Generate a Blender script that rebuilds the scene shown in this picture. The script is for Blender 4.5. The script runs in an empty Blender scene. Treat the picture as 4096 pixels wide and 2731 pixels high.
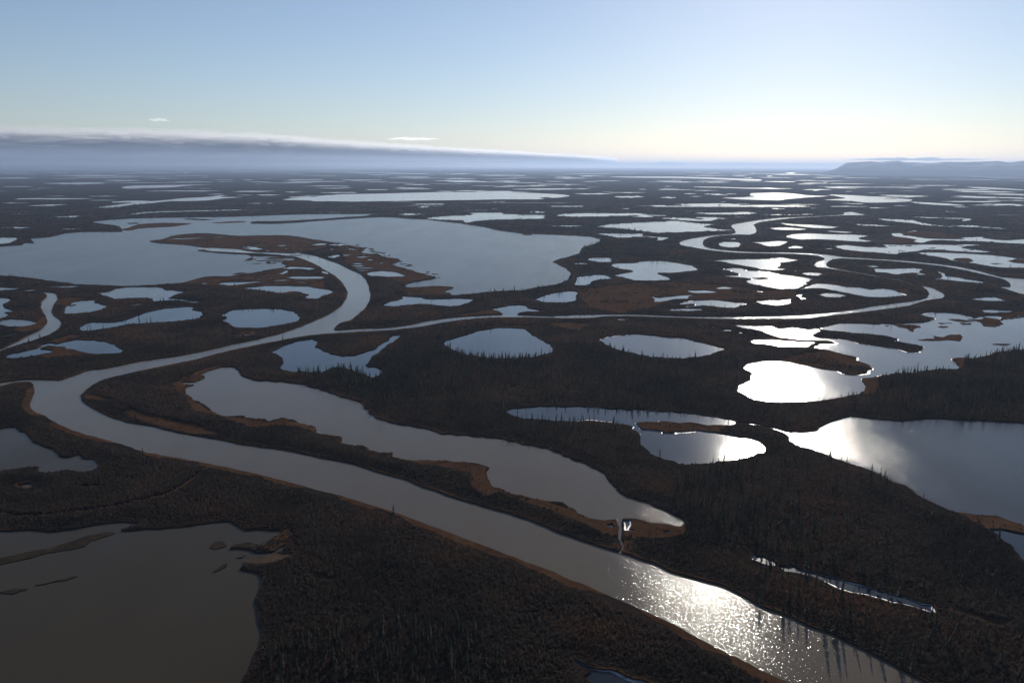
import bpy, math, random, time
import numpy as np
from mathutils import Vector, Matrix, noise, kdtree
from mathutils.geometry import delaunay_2d_cdt, tessellate_polygon

T0 = time.time()
random.seed(7)
RNG = np.random.default_rng(7)
scene = bpy.context.scene
col = scene.collection

# ------------------------------------------------------------------ camera
ALT = 230.0                        # flying height over the delta, metres
FPX = 3137.0                       # focal length in pixels of the 4096 px wide photograph
CX, CY, YH = 2048.0, 1365.5, 664.0
PITCH = math.atan((CY - YH) / FPX)
ROLL = 0.0042
Fw = Vector((0, math.cos(PITCH), -math.sin(PITCH)))
U0 = Vector((0, math.sin(PITCH), math.cos(PITCH)))
X0 = Vector((1, 0, 0))
Rt = X0 * math.cos(ROLL) + U0 * math.sin(ROLL)
Up = U0 * math.cos(ROLL) - X0 * math.sin(ROLL)
cd = bpy.data.cameras.new('camera')
cam = bpy.data.objects.new('camera', cd)
col.objects.link(cam)
cd.sensor_width = 36.0
cd.lens = 36.0 * FPX / 4096.0
cd.clip_start = 1.0
cd.clip_end = 2.0e6
cam.matrix_world = Matrix(((Rt.x, Up.x, -Fw.x, 0), (Rt.y, Up.y, -Fw.y, 0), (Rt.z, Up.z, -Fw.z, ALT), (0, 0, 0, 1)))
scene.camera = cam

# ------------------------------------------------------------------ sky and sun
SUN_ELEV = math.radians(18.5)
SUN_AZ = math.atan2((3110 - CX) / FPX, math.cos(PITCH))       # from +Y towards +X
world = bpy.data.worlds.new('World')
scene.world = world
world.use_nodes = True
wn = world.node_tree.nodes
bg = wn['Background']
sky = wn.new('ShaderNodeTexSky')
sky.sky_type = 'NISHITA'
sky.sun_disc = False
sky.sun_elevation = SUN_ELEV
sky.sun_rotation = SUN_AZ
sky.altitude = 200
sky.air_density = 1.0
sky.dust_density = 0.16
sky.ozone_density = 3.5
tint = wn.new('ShaderNodeMixRGB')             # the camera's slightly rosy white balance
tint.blend_type = 'MULTIPLY'
tint.inputs[0].default_value = 1.0
tint.inputs[2].default_value = (1.03, 0.975, 1.01, 1)
world.node_tree.links.new(sky.outputs[0], tint.inputs[1])
hs = wn.new('ShaderNodeHueSaturation')        # thin high haze pales the blue
hs.inputs['Saturation'].default_value = 0.88
world.node_tree.links.new(tint.outputs[0], hs.inputs['Color'])
world.node_tree.links.new(hs.outputs[0], bg.inputs[0])
bg.inputs[1].default_value = 0.09
sd = bpy.data.lights.new('sun', 'SUN')
sd.energy = 4.4
sd.angle = math.radians(0.53)
sd.color = (1.0, 0.93, 0.82)
sun = bpy.data.objects.new('sun', sd)
col.objects.link(sun)
SUND = Vector((math.sin(SUN_AZ) * math.cos(SUN_ELEV), math.cos(SUN_AZ) * math.cos(SUN_ELEV), math.sin(SUN_ELEV)))
sun.rotation_euler = SUND.to_track_quat('Z', 'Y').to_euler()
sun.location = SUND * 3000
vs = scene.view_settings
vs.view_transform = 'Standard'
vs.look = 'None'
vs.exposure = 0.0
vs.gamma = 1.0
cy = scene.cycles
cy.use_denoising = True
cy.max_bounces = 8
cy.diffuse_bounces = 2
cy.glossy_bounces = 3
cy.transmission_bounces = 3
cy.volume_bounces = 5
cy.transparent_max_bounces = 8
cy.sample_clamp_indirect = 6.0
HAZE_DENSITY = 2.5e-5
HAZE_COLOR = (0.53, 0.69, 0.98, 1)
HAZE_G = 0.31

# ------------------------------------------------------------------ helpers
def ground(x, y):
    """where the line of sight through photograph pixel x, y meets the flat delta"""
    d = Fw + Rt * ((x - CX) / FPX) + Up * ((CY - y) / FPX)
    t = ALT / -d.z
    return (d.x * t, d.y * t)

def bearing(x, y):
    d = Fw + Rt * ((x - CX) / FPX) + Up * ((CY - y) / FPX)
    return math.atan2(d.x, d.y), math.atan2(d.z, math.hypot(d.x, d.y))

Rn, Un, Fn = (np.array(v) for v in (Rt, Up, Fw))
def project(P):
    """world points (n,3) -> photograph pixels"""
    q = P - np.array([0, 0, ALT])
    z = np.maximum(q @ Fn, 1e-3)
    return CX + FPX * (q @ Rn) / z, CY - FPX * (q @ Un) / z, z

TILE = {'A': (0, 400), 'B': (1350, 400), 'C': (2696, 400), 'D': (0, 900), 'E': (1350, 900), 'F': (2696, 900),
        'G': (0, 1400), 'H': (1350, 1400), 'I': (2696, 1400), 'J': (0, 1950), 'K': (1350, 1950), 'L': (2696, 1950)}
def survey(text):
    """'D 430,580 440,545' = points read off sheet D of the survey, as photograph pixels"""
    out, org = [], (0, 0)
    for w in text.split():
        if w in TILE:
            org = TILE[w]
        else:
            a, b = w.split(',')
            out.append((org[0] + float(a) / 1.68, org[1] + float(b) / 1.68))
    return out

def mat(name):
    m = bpy.data.materials.new(name)
    m.use_nodes = True
    nt = m.node_tree
    return m, nt.nodes, nt.links, nt.nodes['Principled BSDF']

def ramp(nodes, links, fac, stops):
    r = nodes.new('ShaderNodeValToRGB')
    while len(r.color_ramp.elements) < len(stops):
        r.color_ramp.elements.new(0.5)
    for e, (p, c) in zip(r.color_ramp.elements, stops):
        e.position = p
        e.color = (*c, 1)
    links.new(fac, r.inputs[0])
    return r

def noise_tex(nodes, links, scale, detail=4, rough=0.55, vec=None, stretch=None):
    n = nodes.new('ShaderNodeTexNoise')
    n.inputs['Scale'].default_value = scale
    n.inputs['Detail'].default_value = detail
    n.inputs['Roughness'].default_value = rough
    g = nodes.new('ShaderNodeNewGeometry')
    v = g.outputs['Position']
    if stretch:
        mp = nodes.new('ShaderNodeMapping')
        mp.inputs['Scale'].default_value = stretch
        mp.inputs['Rotation'].default_value = (0, 0, 0.5)
        links.new(v, mp.inputs[0])
        v = mp.outputs[0]
    links.new(v, n.inputs['Vector'])
    return n

# ------------------------------------------------------------------ materials
def water_mat(name, base, rough, bump, scale, stretch=(1, 1, 1), calm=0.3, patch=0.009, spec=0.36):
    """water whose ripples come and go in wind patches"""
    m, n, l, p = mat(name)
    big = noise_tex(n, l, 0.008, 5, 0.6, stretch=(1.0, 0.3, 1))
    mix = n.new('ShaderNodeMixRGB')
    mix.inputs[1].default_value = (*base, 1)
    mix.inputs[2].default_value = (*(c * 0.5 for c in base), 1)
    l.new(big.outputs[0], mix.inputs[0])
    l.new(mix.outputs[0], p.inputs['Base Color'])
    p.inputs['IOR'].default_value = 1.333
    st = noise_tex(n, l, 0.013, 4, 0.6, stretch=(1.0, 0.22, 1))
    sm = n.new('ShaderNodeMapRange')                        # slicks and wind streaks
    sm.inputs[1].default_value = 0.38
    sm.inputs[2].default_value = 0.62
    sm.inputs[3].default_value = spec * 0.72
    sm.inputs[4].default_value = spec * 1.15
    l.new(st.outputs[0], sm.inputs[0])
    l.new(sm.outputs[0], p.inputs['Specular IOR Level'])
    p.inputs['Roughness'].default_value = rough
    pt = noise_tex(n, l, patch, 3, 0.5, stretch=(1.0, 0.45, 1))
    mr = n.new('ShaderNodeMapRange')
    mr.inputs[1].default_value = 0.36
    mr.inputs[2].default_value = 0.62
    mr.inputs[3].default_value = bump * calm
    mr.inputs[4].default_value = bump
    l.new(pt.outputs[0], mr.inputs[0])
    a = noise_tex(n, l, scale, 2, 0.6, stretch=stretch)
    b = n.new('ShaderNodeBump')
    b.inputs['Strength'].default_value = 1.0
    l.new(mr.outputs[0], b.inputs['Distance'])
    l.new(a.outputs[0], b.inputs['Height'])
    l.new(b.outputs[0], p.inputs['Normal'])
    return m

M = {}
M['silt'] = water_mat('silty_water', (0.155, 0.125, 0.090), 0.085, 0.14, 1.7, (1.0, 0.7, 1), 0.6, spec=0.22)
M['breeze'] = water_mat('breezy_water', (0.055, 0.056, 0.058), 0.075, 0.16, 1.35, calm=0.45, spec=0.24)
M['lake'] = water_mat('lake_water', (0.062, 0.062, 0.062), 0.11, 0.085, 1.5, calm=0.4, patch=0.007, spec=0.36)
M['grey'] = water_mat('great_lake_water', (0.050, 0.048, 0.046), 0.22, 0.12, 1.0, calm=0.6, spec=0.19)
M['calm'] = water_mat('calm_pond_water', (0.018, 0.024, 0.032), 0.11, 0.06, 1.3, calm=0.2, spec=0.40)
M['brown'] = water_mat('peaty_water', (0.064, 0.050, 0.030), 0.2, 0.05, 1.6, spec=0.14)

def land_mat(name, stops, big, small, rough=0.95, bump=0.6, bscale=0.35, streak=None):
    m, n, l, p = mat(name)
    a = noise_tex(n, l, big, 5, 0.6, stretch=streak)
    b = noise_tex(n, l, small, 6, 0.65)
    mx = n.new('ShaderNodeMixRGB')
    mx.inputs[0].default_value = 0.5
    l.new(a.outputs[0], mx.inputs[1])
    l.new(b.outputs[0], mx.inputs[2])
    r = ramp(n, l, mx.outputs[0], stops)
    l.new(r.outputs[0], p.inputs['Base Color'])
    p.inputs['Roughness'].default_value = rough
    p.inputs['Specular IOR Level'].default_value = 0.0
    bb = noise_tex(n, l, bscale, 5, 0.7)
    bu = n.new('ShaderNodeBump')
    bu.inputs['Distance'].default_value = bump
    l.new(bb.outputs[0], bu.inputs['Height'])
    l.new(bu.outputs[0], p.inputs['Normal'])
    return m

M['land'] = land_mat('tundra_ground', [(0.32, (0.014, 0.012, 0.011)), (0.48, (0.024, 0.019, 0.016)),
                                       (0.58, (0.034, 0.024, 0.018)), (0.72, (0.060, 0.034, 0.020))], 0.0022, 0.03)
M['sedge'] = land_mat('sedge_ground', [(0.32, (0.030, 0.018, 0.012)), (0.46, (0.062, 0.032, 0.017)),
                                       (0.58, (0.080, 0.044, 0.025)), (0.72, (0.105, 0.066, 0.038))], 0.02, 0.15, bump=0.3)
M['mud'] = land_mat('mud_shoal', [(0.32, (0.018, 0.015, 0.012)), (0.5, (0.034, 0.026, 0.019)), (0.68, (0.055, 0.038, 0.024))], 0.03, 0.2, bump=0.15)
M['sand'] = land_mat('sand_bar_ground', [(0.36, (0.045, 0.031, 0.021)), (0.5, (0.085, 0.058, 0.038)), (0.64, (0.15, 0.105, 0.07))],
                     0.03, 0.2, bump=0.1)
def ice_mat():
    m, n, l, p = mat('shore_ice')
    a = noise_tex(n, l, 0.4, 5, 0.7)
    r = ramp(n, l, a.outputs[0], [(0.35, (0.10, 0.11, 0.12)), (0.55, (0.42, 0.44, 0.47)), (0.7, (0.7, 0.72, 0.75))])
    l.new(r.outputs[0], p.inputs['Base Color'])
    p.inputs['Roughness'].default_value = 0.38
    b = n.new('ShaderNodeBump')
    b.inputs['Distance'].default_value = 0.3
    l.new(a.outputs[0], b.inputs['Height'])
    l.new(b.outputs[0], p.inputs['Normal'])
    return m
M['ice'] = ice_mat()

def plant_mat(name, c0, c1, rough=0.9, trans=0.0):
    m, n, l, p = mat(name)
    oi = n.new('ShaderNodeObjectInfo')
    r = ramp(n, l, oi.outputs['Random'], [(0.0, c0), (1.0, c1)])
    l.new(r.outputs[0], p.inputs['Base Color'])
    p.inputs['Roughness'].default_value = rough
    p.inputs['Specular IOR Level'].default_value = 0.15
    return m
M['needle'] = plant_mat('spruce_needles', (0.016, 0.019, 0.010), (0.036, 0.036, 0.019))
M['bark'] = plant_mat('spruce_bark', (0.06, 0.048, 0.04), (0.09, 0.075, 0.06))
def twig_mat():
    m, n, l, p = mat('willow_twigs')
    oi = n.new('ShaderNodeObjectInfo')
    r = ramp(n, l, oi.outputs['Random'], [(0.0, (0.052, 0.038, 0.029)), (0.4, (0.068, 0.055, 0.041)), (0.7, (0.084, 0.064, 0.051)), (1.0, (0.124, 0.102, 0.087))])
    big = noise_tex(n, l, 0.008, 4, 0.6)
    r2 = ramp(n, l, big.outputs[0], [(0.36, (0.50, 0.54, 0.56)), (0.5, (0.95, 0.92, 0.90)), (0.64, (1.5, 1.12, 0.92))])
    mx = n.new('ShaderNodeMixRGB')
    mx.blend_type = 'MULTIPLY'
    mx.inputs[0].default_value = 1.0
    l.new(r.outputs[0], mx.inputs[1])
    l.new(r2.outputs[0], mx.inputs[2])
    l.new(mx.outputs[0], p.inputs['Base Color'])
    p.inputs['Roughness'].default_value = 0.9
    p.inputs['Specular IOR Level'].default_value = 0.1
    tl = n.new('ShaderNodeBsdfTranslucent')                 # open sprays of twigs let the low sun through
    l.new(mx.outputs[0], tl.inputs['Color'])
    ms = n.new('ShaderNodeMixShader')
    ms.inputs[0].default_value = 0.30
    l.new(p.outputs[0], ms.inputs[1])
    l.new(tl.outputs[0], ms.inputs[2])
    l.new(ms.outputs[0], n['Material Output'].inputs[0])
    return m
M['twig'] = twig_mat()

# ------------------------------------------------------------------ the survey: water bodies
# (kind, water, words that name it, outline, bank width in metres, raggedness)
WATER = []
def W(kind, water, name, text, bank=3.0, rag=1.0, body=None):
    WATER.append(dict(kind=kind, water=water, name=name, px=survey(text), bank=bank, rag=rag, body=body))
ISLE = []
def isle(text, rag=1.2):
    ISLE.append(dict(px=survey(text), rag=rag))

W('river', 'silt', 'wide silty river sweeping past the long lake', '''
G -300,290 0,240 100,216 200,212 228,240 225,290 200,345 205,380 235,415 300,440 380,490 480,535 540,555 700,600 880,650 905,665 1000,690
1120,712 1300,740 1420,765 1600,805 1800,850 2000,900 2150,945 K 0,45 200,110 400,170 620,250 820,325 1000,395 1150,450 1300,510
1450,565 1600,630 1750,690 1900,755 2050,825 2200,890 L 0,920 200,1030 400,1130 600,1230 780,1312 1100,1490 1700,1850 2900,1990 2300,1650
2000,1470 1720,1312 1600,1250 1450,1170 1330,1105 1200,1040 1050,970 900,920 760,850 600,790 450,710 330,650 150,600 0,562
K 2150,510 2000,455 1900,425 1750,380 1600,330 1450,275 1300,215 1150,165 1050,135 870,85 720,40 H 750,970 600,920 450,860 300,820 150,770
0,735 G 2200,725 2000,680 1850,655 1650,630 1450,590 1300,565 1150,535 1000,500 850,475 720,430 620,380 570,350 548,325 545,300
570,275 620,235 700,195 830,163 950,135 D 1150,935 1300,905 1450,865 1600,830 1800,790 2000,752 2100,738 2200,728 2352,720
E 200,714 240,690 100,695 D 2352,705 2245,700 2290,655 2352,640 E 130,605 180,565 215,510 222,460 205,395 185,355 150,325 70,290 0,255
D 2180,225 2120,205 2030,190 1900,185 1700,178 1600,160 1420,150 1330,150 1400,173 1500,180 1650,187 1780,192 1880,200 1980,212 2040,230 2100,255 2150,280
2180,300 2240,335 2300,385 2335,450 2325,490 2290,540 2200,600 2050,665 1900,720 1700,770 1550,800 1400,835 1200,875 950,910 700,960
G 600,130 430,190 400,197 200,192 0,213 -300,262''', 5.0, 0.35, 'main')
W('river', 'silt', 'narrow river winding from the junction to the eastern loop', '''
D 2200,728 E 0,718 150,715 350,705 550,683 700,655 850,635 1000,622 1150,618 1350,620 1550,625 1700,622 1800,612 2000,611 2200,618
F 0,620 200,627 400,630 640,628 900,625 1050,607 1250,585 1450,560 1580,540 1680,510 1750,498 1800,490 1822,475 1800,450 1740,420
1660,403 1500,368 1300,333 1150,309 1040,292 960,282 945,265 960,245 1010,230 1060,220 1065,229 1030,250 1025,270 1050,284 1160,304 1310,328
1500,361 1600,385 1660,408 1700,438 1714,462 1690,487 1600,507 1500,520 1350,540 1200,565 1000,590 750,607 500,612 200,612
0,608 E 2150,602 2000,597 1800,596 1600,600 1450,607 1300,605 1210,600 1100,600 1000,603 900,608 750,620 600,642 450,672 270,690
100,695 0,703 D 2245,700''', 2.5, 0.4, 'main')
W('river', 'silt', 'gleaming river bend below the far flats', '''
F 1140,213 1040,198 900,188 740,182 600,182 450,175 330,165 240,152 200,135 195,110 220,90 290,74 380,66
C 440,903 500,905 545,895 556,880 545,850 535,838 580,820 720,802 810,793 1000,782 1140,776 1290,772 1230,757 1190,750 1140,755 1140,768
1000,778 810,787 700,792 560,807 430,828
388,838 385,852 405,870 412,890 380,900 300,905 F 230,72 130,87 60,103 35,118 50,135 130,150 250,170 380,183 500,188 700,191 850,196
960,206 1010,223 1010,232 1060,229 1130,223''', 2.5, 0.4, 'main')
W('river', 'silt', 'channel curving away behind the eastern loop', '''
F 1120,212 1350,224 1550,237 1750,257 1900,275 2050,305 2200,345 2352,358 2700,370 2700,500 2352,465 2240,432 2180,412 2260,410
2255,390 2210,362 2100,336 1950,302 1780,272 1500,244 1300,231 1130,223''', 2.5, 0.4, 'main')
W('lake', 'grey', 'great grey lake round the delta spit', '''
D -700,130 A -60,985 60,978 150,972 165,960 230,960 215,945 220,928 330,920 440,895 560,885 750,885 820,883 800,850 760,840
620,820 720,806 900,795 1230,788 1500,785 1650,780 1800,775 2000,768 2200,766 B 100,766 230,765 200,777 130,783 0,790 A 2200,797 2100,803 1900,813
1720,815 1680,823 1710,830 1850,830 2000,822 2150,810 B 0,802 150,793 300,786 370,788 490,798 600,802 700,815 800,825 870,835
E 1000,15 1080,35 1180,48 1230,55 1400,62 1600,70 1700,78 1765,95 1755,118 1700,135 1650,150 1620,190 1550,215 1500,225 1450,245
1490,265 1540,290 1570,320 1550,365 1480,395 1380,412 1300,425 1250,437 1100,442 1000,450 900,460 800,470 750,468 760,460 720,450 730,435
780,417 700,410 530,415 470,418 455,405 480,388 540,376 600,366 660,355 650,345 560,325 500,305 420,280 360,262 420,240 380,225 310,215 270,195
230,195 160,185 180,155 100,140 0,122 D 2200,110 2100,95 2000,78 1900,68 1750,70 1600,73 1500,65 1430,58 1330,55 1250,60 1170,70
1090,95 1005,108 1080,122 1200,128 1300,138 1400,160 1330,170 1500,188 1650,195 1690,205 1780,205 1900,210 1980,225 1950,240 1890,250 1925,265
1910,285 1850,292 1780,305 1700,320 1600,335 1530,345 1420,343 1330,358 1250,380 1190,390 1000,403 830,410 770,405 640,400 520,397 430,385 350,375
250,360 150,348 0,337 -300,320 -700,310''', 3.0, 0.9, 'great')
W('lake', 'silt', 'long lake with ragged marsh shore beside the wide river', '''
G 1230,212 1310,207 1370,180 1345,165 1360,150 1440,120 1520,110 1590,118 1615,140 1620,165 1680,185 1760,200 1880,205 2000,222 2100,245
2200,275 H 0,295 80,320 150,340 190,375 205,410 240,440 320,465 420,495 560,520 700,550 850,568 1000,577 1120,595 1250,620 1400,655
1520,695 1640,750 1740,785 1800,830 1850,890 1900,940 K 1870,0 1960,55 2080,95 2200,145 2300,190 2335,225 2335,250 2290,258 2200,235
2100,225 2000,205 1910,210 1910,250 1915,310 1930,370 1915,430 1892,430 1905,370 1890,310 1875,250 1870,215 1800,212 1730,212 1640,185 1590,145 1500,105
1400,85 1300,65 1250,40 1160,35 1090,5 H 1050,910 1020,870 990,810 1015,790 1000,775 850,750 700,745 600,735 480,738 400,720 350,715 370,690
300,685 220,670 180,645 60,630 0,620 G 2280,620 2290,580 2180,565 2110,548 2130,515 2060,500 2010,480 1900,455 1810,478 1770,465 1650,455
1640,442 1540,438 1480,440 1420,405 1380,370 1330,340 1270,310 1230,275 1250,245 1300,230 1240,225''', 5.0, 1.0)
W('lake', 'brown', 'dim brown lake below the sand bar', '''
J -700,285 0,278 240,276 330,287 400,285 520,264 620,247 720,228 850,221 940,235 820,277 900,277 1060,267 1240,252 1400,232 1540,217
1600,242 1640,280 1750,271 1880,277 1900,292 1840,335 1740,385 1680,362 1570,382 1535,405 1640,398 1720,424 1840,420 1920,372 1900,425 1780,455 1640,490 1640,514
1610,540 1720,560 1760,600 1740,680 1720,760 1740,850 1760,950 1750,1050 1700,1150 1660,1230 1640,1312 1560,1560 -900,1560''', 2.5, 0.5)
W('lake', 'brown', 'dusky pond behind the left river bank', '''
G -160,515 0,520 90,512 130,545 200,580 250,620 330,650 370,670 400,705 470,712 540,690 560,710 660,750 650,790 570,815 480,805 420,805
340,825 280,815 250,785 150,785 60,800 0,810 -160,815''', 5.0, 1.0)
W('pond', 'brown', 'tiny dark pool in the left marsh', 'G 120,905 200,885 230,900 180,930', 3)
W('lake', 'calm', 'branching blue pond with a wooded arm', '''
D 1805,850 1860,828 1920,800 2000,775 2100,762 2130,790 2130,820 2200,850 2300,878 E 60,876 130,868 200,845 250,830 300,790 340,765
380,735 430,740 390,775 330,810 290,850 230,890 190,940 250,950 290,960 300,1000 H 230,182 150,150 60,125 0,110 G 2150,148 2060,145
1950,140 1890,125 1885,110 1900,80 1890,50 1850,25''', 1.5)
W('lake', 'calm', 'oval lake fringed by spruces', '''
E 708,795 730,775 800,750 880,730 960,705 1070,685 1180,687 1260,693 1280,715 1330,745 1380,770 1430,795 1445,815 1440,845 1400,865
1300,885 1180,893 1050,892 920,880 830,860 750,828''', 2.5)
W('lake', 'lake', 'icy oval lake with a crack line', '''
E 1755,770 1820,745 1880,737 2000,727 2150,742 F 0,752 70,755 160,780 260,800 330,822 350,832 300,848 250,865 150,885 50,893
E 2200,890 2100,882 2030,870 1950,850 1880,835 1830,815 1790,795''', 2.5)
W('lake', 'calm', 'slim curved lake with a marsh islet', '''
H 1145,400 1200,385 1300,375 1450,370 1600,375 1750,380 1900,390 2100,400 I 40,412 100,418 200,430 300,445 380,460 415,478 405,500
350,505 200,501 80,487 H 2200,480 2060,478 2010,486 2030,510 2060,530 2200,537 2185,555 2270,552 I 0,547 150,538 300,553 430,572 540,598
600,620 610,650 600,680 520,705 400,740 300,752 200,765 80,766 0,745 H 2200,735 2110,690 2060,655 2030,610 2030,560 1970,530 1980,510 1900,495 1800,482
1720,472 1650,478 1550,478 1450,470 1350,462 1250,455 1180,440 1145,420''', 2.5, 1.0)
W('creek', 'silt', 'sparkling creek joining two lakes', 'I 405,478 560,490 650,513 760,541 790,548 775,590 750,555 640,523 550,500 405,490', 1.0, 0.8)
W('lake', 'lake', 'dazzling lake and the island-dotted sheet behind it', '''
I 427,250 450,230 500,200 520,155 480,130 465,110 510,85 620,70 750,72 870,95 1000,120 1100,135 1130,150 1170,160 1250,160 1320,130 1310,100
1220,65 1230,50 1150,30 1050,5 F 960,830 940,812 990,797 1080,790 1060,780 1000,775 900,776 800,765 700,750 620,725 590,710 500,695 440,685
400,670 450,667 550,675 640,672 700,690 800,685 900,695 960,690 985,710 940,735 960,750 1050,757 1150,764 1210,777 1250,791 1340,801
1430,816 1510,828 1560,848 1640,848 1672,815 1560,793 1485,778 1500,763 1400,738 1250,727 1100,713 1000,700 985,688 1010,680 1100,660 1200,655 1320,660 1450,660 1560,658
1700,645 1750,625 1640,597 1720,585 1800,585 1900,590 2000,612 2010,622 2100,605 2180,605 2200,612 2230,600 2195,634 2352,614 2800,590 2800,800 2352,832
2250,845 2160,850 I 2130,25 2050,48 1960,50 1870,50 1875,65 1900,95 1912,122 1800,126 1700,132 1620,150 1500,155 1420,165 1360,180
1290,186 1262,197 1282,220 1290,255 1260,285 1200,300 1120,320 1040,330 930,345 800,348 650,345 550,335 480,300 427,275''', 3.0, 0.8)
W('lake', 'lake', 'bright marsh pond behind the dazzling lake', '''
F 515,780 550,765 650,765 760,770 880,780 960,785 930,800 880,820 800,818 700,815 620,800 540,795''', 3)
W('lake', 'breeze', 'sparkling lake at the foot of the dark wood', '''
I 790,562 800,542 900,540 960,535 975,510 1050,480 1130,455 1190,437 1300,450 1420,462 1540,470 1650,460 1780,455 1900,465 2100,470
2352,485 2900,510 3300,900 L 2900,420 2500,310 2352,252 2300,232 2200,197 2100,187 2000,177 1900,162 1850,145 1720,90 1640,55 1580,0
I 1610,950 1560,910 1480,885 1420,850 1300,800 1200,765 1050,715 930,665 830,640 775,600''', 2.0, 0.6)
W('pond', 'calm', 'blue pond behind the grassy point', '''
L 2115,270 2200,275 2352,300 2600,330 2800,640 2500,580 2352,490 2300,420 2230,360 2170,310''', 3)
W('slough', 'calm', 'narrow icy slough in the levee wood', '''
L 520,465 545,450 600,455 660,480 690,515 730,517 810,517 830,535 900,555 1000,580 1130,605 1230,635 1300,655 1420,690 1560,725
1650,755 1740,770 1755,800 1740,825 1640,815 1500,780 1400,750 1250,710 1180,700 1100,665 950,610 850,575 740,555 690,525 640,520 560,495 525,480''', 1.5)
W('pond', 'calm', 'shaded pool in the near thicket', '''
K 1560,1120 1640,1160 1700,1190 1800,1210 1900,1240 2050,1290 2100,1330 1980,1400 1700,1300 1650,1260 1690,1220 1600,1170''', 2.5)
for t in ('K 1805,240 1850,230 1870,260 1840,270', 'K 1925,215 1975,210 1985,240 1960,270 2010,285 1930,285', 'K 2190,290 2230,280 2235,310'):
    W('pool', 'lake', 'icy pool by the creek mouth', t, 1.5)
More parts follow.
